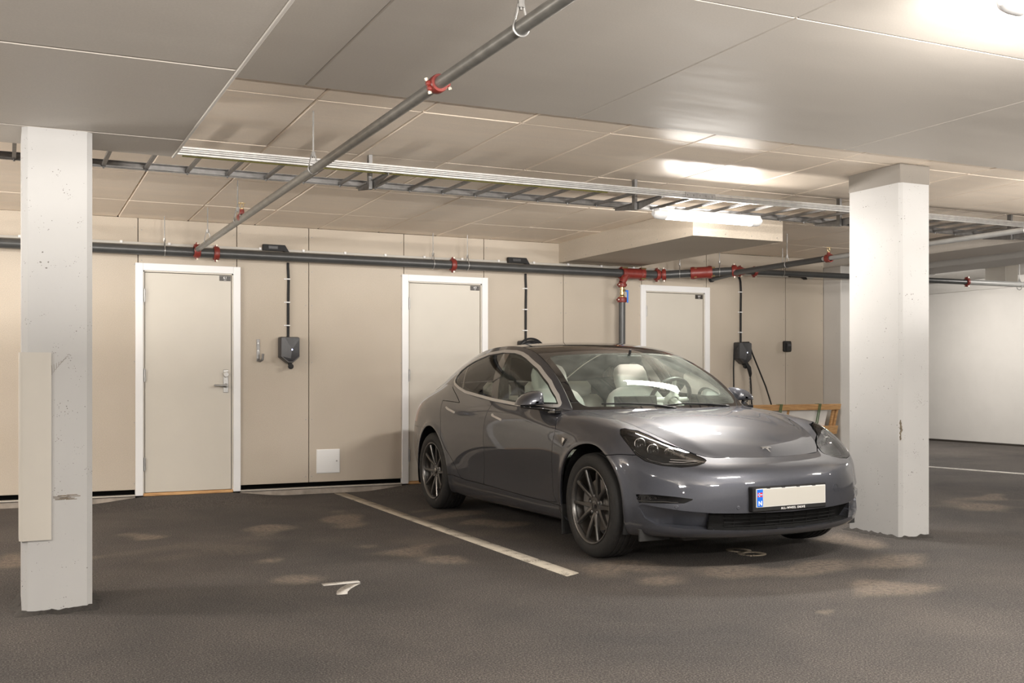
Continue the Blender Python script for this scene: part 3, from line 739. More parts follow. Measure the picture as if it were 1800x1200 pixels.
# ---- ceiling battens
def batten(label,x0,x1,y,z,group=None,watt=60,axis='x',lit=True,ztop=None,spill=0.5,up=0.0,tilt=90):
    t=thing('batten_lamp',label,'lamp',((x0+x1)/2,y,z) if axis=='x' else (y,(x0+x1)/2,z),group or 'ceiling batten lamps')
    L=(x1-x0)/2
    f=(lambda a,b,c:(a,b,c)) if axis=='x' else (lambda a,b,c:(b,a,c))
    def sect(scale,rng_):
        return [(rng_[0]*math.cos(math.radians(q))*scale,rng_[1]*math.sin(math.radians(q))*scale) for q in range(0,360,20)]
    b=MB(); b.prism([(-0.045,0.002),(0.045,0.002),(0.036,0.034),(-0.036,0.034)],lambda u,v,d:f(d,u,v),-L+0.03,L-0.03); obj('housing',b,M['white'],t)
    d=MB(); prof=[(0.048*math.cos(math.radians(q)),-0.046*math.sin(math.radians(q))) for q in range(0,181,15)]
    d.prism(prof,lambda u,v,q:f(q,u,v),-L+0.10,L-0.10); obj('diffuser',d,M['tube'] if lit else M['white'],t,label='glowing tube cover')
    for s in (-1,1):
        e=MB(); nseg=[(0.0,1.02),(0.05,1.0),(0.085,0.86),(0.105,0.5)]
        P=[]
        for (h,k) in nseg: P.append([f(s*(L-0.105+h),0.05*k*math.cos(math.radians(q)),-0.048*k*math.sin(math.radians(q)) if q<=180 else -0.034*k*math.sin(math.radians(q))*0.9) for q in range(0,360,15)]+[f(s*(L-0.105+h),0.05*k,0.0)])
        e.grid(P); n=len(P[-1]); e.f.append([3*n+i for i in range(n-1)]); e.m.append(0); obj('end_cap',e,M['white'],t)
    if ztop is not None:
        for s in (-0.6,0.6):
            q=MB(); q.tube([f(s*L,0,0.03),f(s*L,0,ztop-z)],0.006,8); obj('mount',q,M['steel_dark'],t)
    li=bpy.data.lights.new('batten_light','AREA'); li.shape='RECTANGLE'; li.size=2*L-0.2; li.size_y=0.10; li.energy=watt*LAMP_GAIN; li.color=LAMP_COL
    lo=bpy.data.objects.new('batten_light',li); C.objects.link(lo); lo.parent=t; lo.location=(0,0,-0.052)
    if axis=='y': lo.rotation_euler=(0,0,math.pi/2)
    # sideways and upward spill of the same tube
    for s in (1,-1):
        l2=bpy.data.lights.new('batten_light','AREA'); l2.shape='RECTANGLE'; l2.size=2*L-0.2; l2.size_y=0.05; l2.energy=watt*spill*LAMP_GAIN; l2.color=LAMP_COL
        o2=bpy.data.objects.new('batten_light',l2); C.objects.link(o2); o2.parent=t
        if axis=='x': o2.location=(0,0.054*s,-0.012); o2.rotation_euler=(math.radians(tilt*s),0,0)
        else: o2.location=(0.054*s,0,-0.012); o2.rotation_euler=(0,math.radians(-90*s),math.pi/2*0)
        if axis=='y': l2.size,l2.size_y=0.05,2*L-0.2
    if up:
        l3=bpy.data.lights.new('batten_light','AREA'); l3.shape='RECTANGLE'; l3.size=2*L-0.2; l3.size_y=0.06; l3.energy=watt*up*LAMP_GAIN; l3.color=LAMP_COL
        o3=bpy.data.objects.new('batten_light',l3); C.objects.link(o3); o3.parent=t; o3.location=(0,0,0.045); o3.rotation_euler=(math.pi,0,0)
    return t
batten('lit white batten lamp under the cable ladder before the boxed soffit',4.54,5.58,7.0,2.425,watt=17,ztop=2.48,spill=0.5,tilt=52)
batten('white batten lamp at the top right corner of the ceiling',3.33,4.55,2.78,2.55,watt=31,ztop=2.65,spill=0.45)
batten('batten lamp under the cable ladder left of the left pillar',-3.4,-2.35,6.95,2.425,watt=30,ztop=2.48,spill=1.0,up=0.3)
batten('added fill batten under the cable ladder far left of the view',-9.0,-7.95,6.95,2.425,watt=26,ztop=2.48,spill=1.2,up=0.3)  # unseen batten added to brighten the ceiling boards
batten('batten lamp above the aisle left of the view',-3.5,-2.3,2.78,2.28,watt=26,ztop=2.36)
batten('batten lamp above the aisle beyond the right edge',8.0,9.1,2.78,2.55,watt=22,ztop=2.65)
for lab,x,w_ in (('added fill batten behind the view on the left',-3.0,52),('added fill batten behind the view in the middle',1.8,66),('added fill batten behind the view on the right',6.0,42)):
    batten(lab,x-0.6,x+0.6,-2.2,2.28 if x<0.8 else 2.55,watt=w_,ztop=2.36 if x<0.8 else 2.65)  # unseen battens added to even out the light on walls and floor
def ceiling_fill(label,x,y,z,watt,yaw=0.0,ztop=2.65):
    """added unseen fill lamp: a tube behind a lip, lighting only the ceiling"""
    t=thing('fill_trough',label,'lamp',(x,y,z),'added ceiling fill troughs'); t.rotation_euler=(0,0,yaw)
    m=MB(); m.prism([(-0.10,-0.07),(0.0,-0.07),(0.42,-0.012),(0.42,-0.004),(0.0,-0.058),(-0.09,-0.058),(-0.09,0.06),(-0.10,0.06)],lambda u,v,d:(d,u,v),-0.75,0.75); obj('trough',m,M['white'],t)
    m=MB(); m.tube([(-0.68,-0.03,0.0),(0.68,-0.03,0.0)],0.02,12); obj('tube',m,M['tube'],t,label='glowing tube')
    m=MB()
    for s_ in (-0.6,0.6): m.tube([(s_,-0.095,0.05),(s_,-0.095,ztop-z)],0.006,8)
    obj('rod',m,M['steel_dark'],t,kind='stuff')
    l=bpy.data.lights.new('fill_light','AREA'); l.shape='RECTANGLE'; l.size=1.4; l.size_y=0.05; l.energy=watt*LAMP_GAIN; l.color=LAMP_COL
    o=bpy.data.objects.new('fill_light',l); C.objects.link(o); o.parent=t; o.location=(0,0.0,-0.012); o.rotation_euler=(math.radians(104),0,0)
for lab,x,w_ in (('added fill trough behind the view on the left',-2.6,TROUGH_FILL*0.7),('added fill trough behind the view in the middle',1.6,TROUGH_FILL*1.35),('added fill trough behind the view on the right',5.8,TROUGH_FILL*0.55)):
    ceiling_fill(lab,x,-1.2,1.5,w_,0.0,2.36 if x<0.8 else 2.65)
ceiling_fill('added fill trough over the bay left of the left pillar',-3.6,7.9,1.5,TROUGH_FILL*0.55,math.radians(-90),2.63)
ceiling_fill('added fill trough over the bay right of the right pillar',8.4,4.4,1.5,TROUGH_FILL*0.2,math.radians(40),2.63)
batten('bright batten lamp glaring behind the right pillar',12.0,13.2,12.9,2.76,watt=24,axis='y',ztop=2.86)
batten('batten lamp in the side hall beyond the downstand beam',7.6,8.8,12.6,2.72,watt=20,axis='y',ztop=2.86)

# ---- flat supply channel on the wall above the main, with black tap-off boxes
fc=thing('cable_channel','thin pale supply channel on the wall just above the sprinkler main','cable channel',(0,10.284,2.375))
m=MB(); m.bbox(-13,9.0,-0.008,0.012,-0.012,0.012,0.002); obj('channel',m,M['channel'],fc)
cp=MB()
for k in range(26): xx=-2+0.42*k; cp.bbox(xx-0.012,xx+0.012,-0.02,0.0,-0.006,0.018,0.003)
obj('clip',cp,M['white'],fc,kind='stuff')
for (xx,lab) in ((2.33,'black tap-off box above the first charger'),(4.93,'black tap-off box above the charger behind the car'),(8.72,'black tap-off box right of the third door')):
    t=thing('tap_off_box',lab,'junction box',(xx,10.265,2.392),'black tap-off boxes on the supply channel')
    m=MB(); m.prism([(-0.11,-0.028),(0.09,-0.028),(0.13,-0.05),(0.15,-0.05),(0.10,0.03),(-0.11,0.03)],lambda u,v,d:(u,d,v),-0.035,0.014); obj('body',m,M['black'],t)
    m=MB(); m.bbox(-0.06,0.03,-0.039,-0.034,-0.012,0.016,0.001); obj('window',m,M['charcoal'],t)

# ---- chargers and their feed cables
def charger(x,z,label,feed_label,ztop,cable=False):
    t=thing('charging_box',label,'charger',(x,10.30,z),'dark charging boxes along the wall')
    m=MB(); W,H,D=0.0975,0.19,0.115
    ol=[(-W+.016,0.105),(W-.016,0.105),(W-.004,0.100),(W,0.088),(W,-0.092),(0.028,-0.150),(-0.022,-0.150),(-W,-0.092),(-W,0.088),(-W+.004,0.100)]
    front=[(u*0.90,v*0.93) for u,v in ol]
    n=len(ol)
    vs=[(u,-0.002,v) for u,v in ol]+[(u,-0.07,v) for u,v in ol]+[(u,-0.105,v) for u,v in front]+[(-0.055,-0.110,0.098),(0.030,-0.110,0.098),(0.010,-0.125,-0.02),(0.0,-0.118,-0.105)]
    fs=[(i,(i+1)%n,n+(i+1)%n,n+i) for i in range(n)]+[(n+i,n+(i+1)%n,2*n+(i+1)%n,2*n+i) for i in range(n)]
    c=2*n; a,b_,q,r=3*n,3*n+1,3*n+2,3*n+3
    fs+=[(c+9,c+0,a),(c+8,c+9,a),(c+0,c+1,b_,a),(c+1,c+2,b_),(c+2,c+3,b_),(c+3,c+4,q),(c+3,q,b_),(c+4,r,q),(c+4,c+5,r),(c+5,c+6,r),(c+6,c+7,r),(c+7,q,r),(c+7,c+8,a),(c+7,a,q),(a,b_,q)]
    m.add(vs,fs); obj('cover',m,M['charcoal'],t,angle=8)
    m=MB(); m.prism([(-W*0.93,-0.085),(W*0.93,-0.085),(0.027,-0.143),(-0.022,-0.143)],lambda u,v,d:(u,d,v),-0.1065,-0.06); obj('lower_band',m,M['ink'],t)
    m=MB(); m.lathe([(0,0.0),(0,0.02),(0.02,0.027),(0.03,0.027),(0.034,0.02),(0.034,0.0)],(0.004,-0.075,-0.182),(0,-1,0),20); m.bbox(-0.012,0.02,-0.085,-0.05,-0.17,-0.13,0.004); obj('plug_holder',m,M['black'],t)
    m=MB(); m.lathe([(0,0.006),(0.003,0.005),(0.004,0.0)],(0.012,-0.123,-0.02),(0,-1,0),12); obj('status_lamp',m,M['led'],t)
    f=thing('feed_cable',feed_label,'cable',(x,10.29,z),'feed cables of the charging boxes')
    m=MB(); pts=[(0,0,0.10),(0,0,(ztop-z)*0.5),(0.004,0,(ztop-z)*0.8),(-0.002,0.0,ztop-z-0.05)]
    if cable: pts+=[(-0.02,-0.01,ztop-z-0.01),(-0.05,-0.02,ztop-z+0.02)]
    else: pts+=[(-0.002,0,ztop-z)]
    m.tube(pts,0.013,10); obj('conduit',m,M['black'],f)
    k=MB()
    for s in (0.16,0.47,0.78):
        zz=0.10+(ztop-z-0.1)*s; k.bbox(-0.020,0.018,-0.016,0.008,zz-0.006,zz+0.006,0.003); k.bbox(-0.040,-0.018,-0.004,0.008,zz-0.005,zz+0.005,0.002)
    obj('clip',k,M['white'],f,kind='stuff')
    return t
charger(2.474,1.432,'dark charging box with a lit blue lamp right of the first door','black feed cable dropping to the charging box by the first door',2.26)
c2_=charger(5.05,1.432,'charging box behind the car roof with a coiled cable','black feed cable dropping behind the car roof',2.26)
m=MB(); m.tube([(0.17*math.cos(a),-0.14-0.012*math.sin(2*a),-0.06+0.185*math.sin(a)) for a in [2*math.pi*k/40 for k in range(40)]],0.011,8,closed=True)
m.tube([(0.15*math.cos(a),-0.162-0.012*math.sin(2*a),-0.075+0.175*math.sin(a)) for a in [2*math.pi*k/40 for k in range(40)]],0.011,8,closed=True)
obj('charging_cable',m,M['black'],c2_,label='black cable coiled over the box')
c3_=charger(7.905,1.455,'charging box right of the third door with its plug hanging in the holster','black bent feed cable dropping to the charging box right of the third door',2.33,True)
m=MB(); m.tube([(0.012,-0.10,-0.15),(0.03,-0.13,-0.20),(0.048,-0.13,-0.27),(0.055,-0.12,-0.30)],[0.024,0.026,0.02,0.013],12)
m.tube([(0.055,-0.12,-0.29),(0.065,-0.12,-0.40),(0.09,-0.10,-0.60),(0.13,-0.1,-0.95),(0.2,-0.12,-1.36)],0.009,8)
m.tube([(0.24,-0.2,-1.36),(0.40,-0.16,-0.80),(0.30,-0.10,-0.42),(0.13,-0.06,-0.02),(0.05,-0.10,0.105),(-0.06,-0.10,0.10),(-0.125,-0.05,0.02),(-0.135,-0.05,-0.2),(-0.135,-0.06,-0.62),(-0.12,-0.1,-1.36)],0.009,8)
obj('charging_cable',m,M['black'],c3_,label='black cable looped over the box with plug')
m=MB(); m.tube([(0.048,-0.12,-0.31)]+[(0.046+0.004*(-1)**k,-0.12,-0.31-0.02*k) for k in range(1,40)],0.004,6); obj('chain',m,M['steel_dark'],c3_)

# ---- cable hook
t=thing('cable_hook','slotted steel cable hook on the wall left of the charging box','hook',(2.185,10.30,1.40))
m=MB(); m.bbox(-0.015,0.015,-0.006,0.0,-0.10,0.11,0.001); m.tube([(0.0,-0.006,-0.085),(0.012,-0.04,-0.10),(0.026,-0.075,-0.085),(0.030,-0.082,-0.03)],0.012,8); obj('hook',m,M['steel_dark'],t)
m=MB()
for z in (0.072,-0.0): m.lathe([(0,0.009),(0.004,0.008),(0.005,0.0)],(0,-0.006,z),(0,-1,0),10)
obj('screw_heads',m,M['white'],t,kind='stuff')
# ---- inspection hatch
t=thing('inspection_hatch','square white inspection hatch low on the wall between first and second door','hatch',(2.874,10.30,0.316))
m=MB(); m.bbox(-0.118,0.118,-0.008,0.002,-0.118,0.118,0.002); obj('frame',m,M['hatch'],t)
m=MB(); m.bbox(-0.112,0.112,-0.011,-0.007,-0.112,0.112,0.0015); obj('leaf',m,M['hatch'],t)
m=MB(); m.lathe([(0,0.008),(0.003,0.008),(0.003,0.0)],(0.085,-0.011,0.0),(0,-1,0),12); obj('lock',m,M['steel'],t)
# ---- wall socket
t=thing('wall_socket','small black wall socket with lid left of the concrete column','socket',(8.594,10.30,1.52))
m=MB(); m.bbox(-0.055,0.055,-0.045,0.002,-0.065,0.065,0.010); obj('body',m,M['black'],t)
m=MB(); m.bbox(-0.045,0.045,-0.056,-0.044,-0.055,0.045,0.006); obj('lid',m,M['black_gloss'],t)
m=MB(); m.bbox(-0.015,0.03,-0.060,-0.055,0.0,0.03,0.002); obj('latch',m,M['charcoal'],t)
# ---- timber frame with wrapped sheet, leaning on the wall
t=thing('timber_frame','rough pine crate frame with strapped white sheet leaning on the wall behind the car','crate',(8.45,9.98,0.0))
def lean(z): return 0.26-0.28*z
def rail_(x0,x1,z0,z1,dy=0.0,th=0.045):
    m=MB(); m.bbox(x0,x1,0,th,z0,z1,0.003); m.v=[(x,y+lean(z)-0.14+dy,z) for x,y,z in m.v]; return m
for z0,z1,e in ((0.755,0.825,0.02),(0.46,0.56,0.06),(0.02,0.11,0.06)):
    obj('rail',rail_(-0.95,0.60+e*0.5,z0,z1,-0.02),M['wood'],t)
for x in (-0.93,-0.15,0.54,0.595): obj('post',rail_(x,x+0.032,0.0,0.76,0.026,0.03),M['wood'],t)
m=MB(); P=[]
for i in range(26):
    row=[]
    for j in range(16):
        x=-0.90+1.36*i/25; z=0.05+0.70*j/15; row.append((x,lean(z)-0.115+0.006*math.sin(9*x+5*z)+0.005*math.sin(17*x-11*z),z))
    P.append(row)
m.grid(P); n0=len(m.v); m.grid([[(x,y+0.02,z) for x,y,z in r] for r in P],True)
obj('wrapped_sheet',m,M['sheet'],t,angle=None,label='white plastic wrapped sheet')
for x in (-0.32,0.26):
    m=MB()
    for k in (0,1):
        q=[]; 
        for s in range(14):
            z=0.02+0.81*s/13; q.append([(x+k*0.022+0.015*(1-s/13)*k,lean(z)-0.167,z),(x+k*0.022+0.014+0.015*(1-s/13)*k,lean(z)-0.167,z)])
        m.grid(q); m.grid([[(a,b+0.003,c) for a,b,c in r] for r in q],True)
    m.bbox(x,x+0.03,lean(0.828)-0.165,lean(0.828)-0.09,0.826,0.830,0.0005)
    obj('strap',m,M['green_strap'],t,label='green packing strap')
# ---- notice board box on the far wall
t=thing('wall_box','small white box under the ceiling of the side hall','box',(13.05,11.0,2.66))
m=MB(); m.bbox(-0.02,0.24,-0.18,0.18,-0.16,0.16,0.006); obj('body',m,M['guard'],t)
# ================================================================== CAR BODY SURFACES  (x across, y to the rear from the front axle, z up)
def nspline(t,P):
    """natural cubic spline through P at parameters t; returns f(ts)"""
    t=np.asarray(t,float);P=np.asarray(P,float);n=len(t);h=np.diff(t)
    A=np.zeros((n,n));B=np.zeros((n,)+P.shape[1:]);A[0,0]=A[-1,-1]=1
    for i in range(1,n-1):
        A[i,i-1]=h[i-1];A[i,i]=2*(h[i-1]+h[i]);A[i,i+1]=h[i]
        B[i]=6*((P[i+1]-P[i])/h[i]-(P[i]-P[i-1])/h[i-1])
    S=np.linalg.solve(A,B.reshape(n,-1)).reshape(B.shape)
    def f(ts):
        ts=np.asarray(ts,float);k=np.clip(np.searchsorted(t,ts)-1,0,n-2)
        hh=h[k];a=(t[k+1]-ts)/hh;b=(ts-t[k])/hh
        e=(slice(None),)+(None,)*(P.ndim-1)
        return a[e]*P[k]+b[e]*P[k+1]+((a**3-a)[e]*S[k]+(b**3-b)[e]*S[k+1])*(hh*hh)[e]/6
    return f
def chord(P):
    P=np.asarray(P,float);d=np.sqrt((np.diff(P,axis=0)**2).sum(-1)); d=d.mean(axis=tuple(range(1,d.ndim))) if d.ndim>1 else d
    return np.concatenate([[0],np.cumsum(d)])

# stations x levels, (y, half width, z); level 7 is the hood edge / window line / boot edge
L7=[(-.68,0,.652),None,None,(-.585,.42,.660),(-.475,.51,.700),(-.33,.575,.762),(-.17,.62,.815),(0,.65,.858),(.2,.675,.888),(.42,.70,.910),(.56,.722,.920),
    (.80,.805,.930),(1.2,.832,.934),(1.7,.834,.962),(2.27,.808,1.016),(2.66,.765,1.075),(3.05,.70,1.065),(3.42,.635,1.005),(3.66,.55,.965),(3.74,.30,.965),(3.76,0,.965)]
for k,t in ((1,1-.16/.42),(2,1-.30/.42)):
    q=1-(1-t)**2; L7[k]=(-.585-.095*q,.42*(1-t),.660-.008*q)
L6=[(-.755,0,.624),(-.747,.18,.624),(-.717,.335,.624),(-.66,.47,.628),(-.56,.597,.662),(-.408,.69,.738),(-.235,.753,.806),(-.03,.782,.842),(.2,.803,.868),(.44,.818,.882),(.62,.826,.888),
    (.8,.848,.892),(1.2,.864,.897),(1.7,.868,.912),(2.27,.853,.95),(2.66,.83,.98),(3.05,.785,.985),(3.42,.725,.95),(3.67,.615,.925),(3.78,.33,.92),(3.81,0,.92)]
L5=[(-.818,0,.582),(-.808,.19,.582),(-.775,.36,.582),(-.708,.52,.584),(-.612,.662,.60),(-.482,.774,.645),(-.318,.848,.70),(-.10,.878,.735),(.18,.892,.765),(.45,.899,.785),(.62,.902,.795),
    (.8,.904,.80),(1.2,.906,.81),(1.7,.908,.82),(2.27,.905,.845),(2.68,.892,.86),(3.06,.855,.86),(3.43,.79,.845),(3.70,.66,.83),(3.82,.35,.82),(3.85,0,.82)]
L4=[(-.85,0,.50),(-.838,.20,.50),(-.802,.38,.50),(-.732,.545,.50),(-.637,.68,.507),(-.52,.793,.522),(-.375,.868,.55),(-.15,.910,.58),(.15,.917,.60),(.45,.913,.615),(.62,.912,.62),
    (.8,.912,.62),(1.2,.912,.63),(1.7,.915,.64),(2.27,.921,.66),(2.70,.919,.67),(3.1,.885,.67),(3.45,.82,.67),(3.72,.68,.67),(3.84,.36,.67),(3.87,0,.67)]
L3=[(-.853,0,.38),(-.842,.20,.38),(-.806,.385,.38),(-.738,.55,.38),(-.645,.69,.38),(-.53,.805,.387),(-.385,.88,.40),(-.15,.914,.43),(.15,.912,.44),(.45,.896,.45),(.62,.891,.45),
    (.8,.889,.45),(1.2,.889,.45),(1.7,.892,.46),(2.27,.908,.47),(2.70,.917,.48),(3.1,.887,.48),(3.45,.82,.48),(3.70,.68,.48),(3.82,.36,.48),(3.85,0,.48)]
L2=[(-.842,0,.275),(-.832,.2,.275),(-.797,.38,.275),(-.73,.55,.275),(-.637,.69,.275),(-.525,.80,.278),(-.385,.872,.285),(-.15,.908,.30),(.15,.904,.31),(.45,.886,.31),(.62,.881,.31),
    (.8,.879,.31),(1.2,.879,.31),(1.7,.882,.315),(2.27,.896,.32),(2.70,.908,.33),(3.1,.877,.33),(3.43,.80,.33),(3.65,.66,.33),(3.75,.35,.33),(3.78,0,.33)]
L1=[(-.81,0,.205),(-.80,.2,.205),(-.767,.37,.205),(-.705,.53,.205),(-.615,.665,.205),(-.505,.768,.205),(-.375,.835,.205),(-.15,.872,.205),(.15,.87,.20),(.45,.858,.198),(.62,.855,.195),
    (.8,.853,.193),(1.2,.851,.19),(1.7,.851,.185),(2.27,.857,.185),(2.70,.86,.205),(3.1,.825,.225),(3.4,.745,.24),(3.6,.605,.25),(3.68,.32,.25),(3.7,0,.25)]
L0=[(y+(.07 if i<6 else 0)-(.08 if i>16 else 0),w*.92-(.01 if w>0 else 0) if w>0 else 0,z-.022) for i,(y,w,z) in enumerate(L1)]
SK=np.array([L0,L1,L2,L3,L4,L5,L6,L7],float).transpose(1,0,2)      # (21 stations, 8 levels, 3)
NS=21
# the nose is carried across the middle so the skin stays smooth there
def mirrored(P):
    m=P[1:3][::-1].copy(); m[...,1]*=-1; r=P[-3:-1][::-1].copy(); r[...,1]*=-1
    return np.concatenate([m,P,r])
SKx=mirrored(SK); tu=chord(SKx); tv=chord(SK.transpose(1,0,2)); tu0,tu1=tu[2],tu[-3]
WHEEL_F=(0.02,0.334);WHEEL_R=(2.795,0.334)
def skin(nu,nv):
    """half body side and bumpers: array (nu,nv,5): y,w,z,u,v"""
    # more samples at the corners
    us=np.interp(np.linspace(0,1,nu),np.linspace(0,1,NS),tu[2:-2])
    vs=np.linspace(tv[0],tv[-1],nv)
    A=nspline(tu,SKx)(us)                       # (nu,8,3)
    Bm=nspline(tv,A.transpose(1,0,2))(vs)       # (nv,nu,3)
    P=Bm.transpose(1,0,2).copy()
    P[0,:,1]=0;P[-1,:,1]=0
    y,w,z=P[...,0],P[...,1],P[...,2]
    # rolled lips around the wheel openings
    for (cy,cz) in (WHEEL_F,WHEEL_R):
        r=np.hypot(y-cy,z-cz)
        lip=np.exp(-((r-.405)/.03)**2)*.012
        w=w+np.where((w>.6),lip,0)
    # sharp crease along the rocker
    P=np.stack([y,w,z],-1)
    U,V=np.meshgrid(us,vs,indexing='ij')
    return np.concatenate([P,U[...,None],V[...,None]],-1)

# hood: edge row to centre row
EDGE=[L7[k] for k in (10,9,8,7,6,5,4,3)]
CENT=[(.36,0,.922),(.20,0,.908),(-.01,0,.884),(-.19,0,.850),(-.35,0,.808),(-.485,0,.760),(-.60,0,.703),(-.68,0,.652)]
te=chord(np.array(EDGE)); fE=nspline(te,np.array(EDGE)); fC=nspline(te,np.array(CENT))
def hood_surf(ns,nt):
    s=np.linspace(0,te[-1],ns); E=fE(s);Cc=fC(s); t=np.linspace(0,1,nt); q=1-(1-t)**2
    y=E[:,None,0]+(Cc[:,None,0]-E[:,None,0])*q; w=E[:,None,1]*(1-t); z=E[:,None,2]+(Cc[:,None,2]-E[:,None,2])*q
    # the two long soft folds of the hood
    fold=np.exp(-((t-.22)/.10)**2)[None,:]*np.sin(np.pi*np.clip(s/te[-1],0,1))[:,None]*.006
    S,T=np.meshgrid(s/te[-1],t,indexing='ij')
    return np.stack([y,w,z+fold,S,T],-1)

# greenhouse
RAIL=np.array([(.56,.722,.920),(.66,.708,1.005),(.80,.688,1.105),(.98,.660,1.200),(1.13,.640,1.262),(1.30,.622,1.322),(1.5,.606,1.366),(1.8,.598,1.392),(2.1,.598,1.386),(2.3,.600,1.366),
  (2.53,.602,1.318),(2.83,.606,1.228),(3.0,.607,1.162),(3.24,.606,1.072),(3.45,.597,1.010),(3.66,.55,.965)])
tr=chord(RAIL); fR=nspline(tr,RAIL)
CC=np.array([(.36,.922),(.475,1.0),(.62,1.10),(.79,1.20),(.92,1.275),(1.07,1.350),(1.34,1.398),(1.75,1.424),(2.16,1.420),(2.40,1.404),(2.66,1.362),(2.98,1.268),(3.17,1.195),(3.42,1.100),(3.60,1.035),(3.76,.965)])
fCC=nspline(tr,CC)
BELT=np.array([L7[k] for k in range(10,19)]); tb=chord(BELT); fB=nspline(tb,BELT)
def belt_at(ya):
    tt=np.linspace(tb[0],tb[-1],600);P=fB(tt);return np.stack([np.interp(ya,P[:,0],P[:,k]) for k in range(3)],-1)
def rail_at(ya):
    tt=np.linspace(tr[0],tr[-1],900);P=fR(tt);return np.stack([np.interp(ya,P[:,0],P[:,k]) for k in range(3)],-1)
def side_surf(na,nt):
    a=np.concatenate([np.linspace(.56,3.66,na)]); Bp=belt_at(a);Rp=rail_at(a); t=np.linspace(0,1,nt)
    d=Rp-Bp; h=np.hypot(d[:,1],d[:,2]); n=np.stack([0*h,d[:,2],-d[:,1]],-1)/np.maximum(h,1e-6)[:,None]
    P=Bp[:,None,:]+d[:,None,:]*t[None,:,None]+n[:,None,:]*(.085*h)[:,None,None]*(4*t*(1-t))[None,:,None]
    A,T=np.meshgrid(a,t,indexing='ij')
    return np.concatenate([P,A[...,None],T[...,None]],-1)
def top_surf(ns,nt):
    s=np.linspace(0,tr[-1],ns); R=fR(s);Cc=fCC(s); t=np.linspace(0,1,nt); q=1-(1-t)**2
    y=R[:,None,0]+(Cc[:,None,0]-R[:,None,0])*q; w=R[:,None,1]*(1-t); z=R[:,None,2]+(Cc[:,None,1]-R[:,None,2])*q
    S,T=np.meshgrid(s/tr[-1],t,indexing='ij')
    return np.stack([y,w,z,S,T],-1)

# ---- sheet meshes that can be cut along any line
class Sheet:
    """V rows: x,y,z,p,q (p,q surface parameters); T triangles"""
    def __init__(s,V,T): s.V=V;s.T=T
    @staticmethod
    def from_grid(G,side,flip=False):
        nu,nv=G.shape[:2]; V=G.reshape(-1,5); V=np.stack([V[:,1]*side,V[:,0],V[:,2],V[:,3],V[:,4]],-1)
        I=np.arange(nu*nv).reshape(nu,nv); a,b,c,d=I[:-1,:-1].ravel(),I[1:,:-1].ravel(),I[1:,1:].ravel(),I[:-1,1:].ravel()
        T=np.concatenate([np.stack([a,b,c],-1),np.stack([a,c,d],-1)])
        if (side<0)!=flip: T=T[:,::-1]
        return Sheet(V,T).tidy()
    def tidy(s):
        P=s.V[s.T]; ar=np.linalg.norm(np.cross(P[:,1,:3]-P[:,0,:3],P[:,2,:3]-P[:,0,:3]),axis=1)
        T=s.T[ar>1e-10]; u,inv=np.unique(T,return_inverse=True); return Sheet(s.V[u],inv.reshape(-1,3))
    def clip(s,f):
        """keep where f>0; f is a function of V or an array"""
        F=f(s.V) if callable(f) else f
        F=np.where(np.abs(F)<1e-7,1e-7,F); ins=F>0; k=ins[s.T].sum(1)
        keep=s.T[k==3]; cut=s.T[(k==1)|(k==2)]
        newV=[];cache={};out=[];n=len(s.V)
        def cr(i,j):
            key=(i,j) if i<j else (j,i)
            if key not in cache:
                a=F[i]/(F[i]-F[j]); newV.append(s.V[i]+(s.V[j]-s.V[i])*a); cache[key]=n+len(newV)-1
            return cache[key]
        for tri in cut.tolist():
            poly=[]
            for q in range(3):
                i,j=tri[q],tri[(q+1)%3]
                if ins[i]: poly.append(i)
                if ins[i]!=ins[j]: poly.append(cr(i,j))
            for q in range(1,len(poly)-1): out.append((poly[0],poly[q],poly[q+1]))
        V=np.concatenate([s.V,np.array(newV)]) if newV else s.V
        T=np.concatenate([keep,np.array(out)]) if out else keep
        return Sheet(V,T.astype(int)).tidy() if len(T) else Sheet(V[:0],np.zeros((0,3),int))
    def normals(s):
        P=s.V[:,:3];n=np.zeros_like(P);a=P[s.T];fn=np.cross(a[:,1]-a[:,0],a[:,2]-a[:,0])
        for k in range(3): np.add.at(n,s.T[:,k],fn)
        return n/np.maximum(np.linalg.norm(n,axis=1),1e-9)[:,None]
    def offset(s,d): 
        V=s.V.copy();V[:,:3]+=s.normals()*d;return Sheet(V,s.T)
    def weld(s):
        key=np.round(s.V[:,:3],5);u,idx,inv=np.unique(key,axis=0,return_index=True,return_inverse=True)
        return Sheet(s.V[idx],inv.reshape(-1)[s.T]).tidy()
    @staticmethod
    def join(*L):
        V=[];T=[];n=0
        for q in L: V.append(q.V);T.append(q.T+n);n+=len(q.V)
        return Sheet(np.concatenate(V),np.concatenate(T)).weld()
    def border(s):
        e=np.concatenate([s.T[:,[0,1]],s.T[:,[1,2]],s.T[:,[2,0]]]); key=np.sort(e,1)
        u,inv,cnt=np.unique(key,axis=0,return_inverse=True,return_counts=True); return e[cnt[inv.reshape(-1)]==1]
    def mb(s,rim=0.0):
        m=MB(); m.v=s.V[:,:3].tolist(); m.f=s.T.tolist(); m.m=[0]*len(m.f)
        if rim:
            N_=s.normals(); b=s.border(); ids=np.unique(b); mp={int(i):k for k,i in enumerate(ids)}; n0=len(m.v)
            m.v+=s.V[ids,:3].tolist(); n1=len(m.v); m.v+=(s.V[ids,:3]-N_[ids]*rim).tolist()
            for i,j in b.tolist(): m.f.append([n0+mp[j],n0+mp[i],n1+mp[i],n1+mp[j]]); m.m.append(0)
        return m
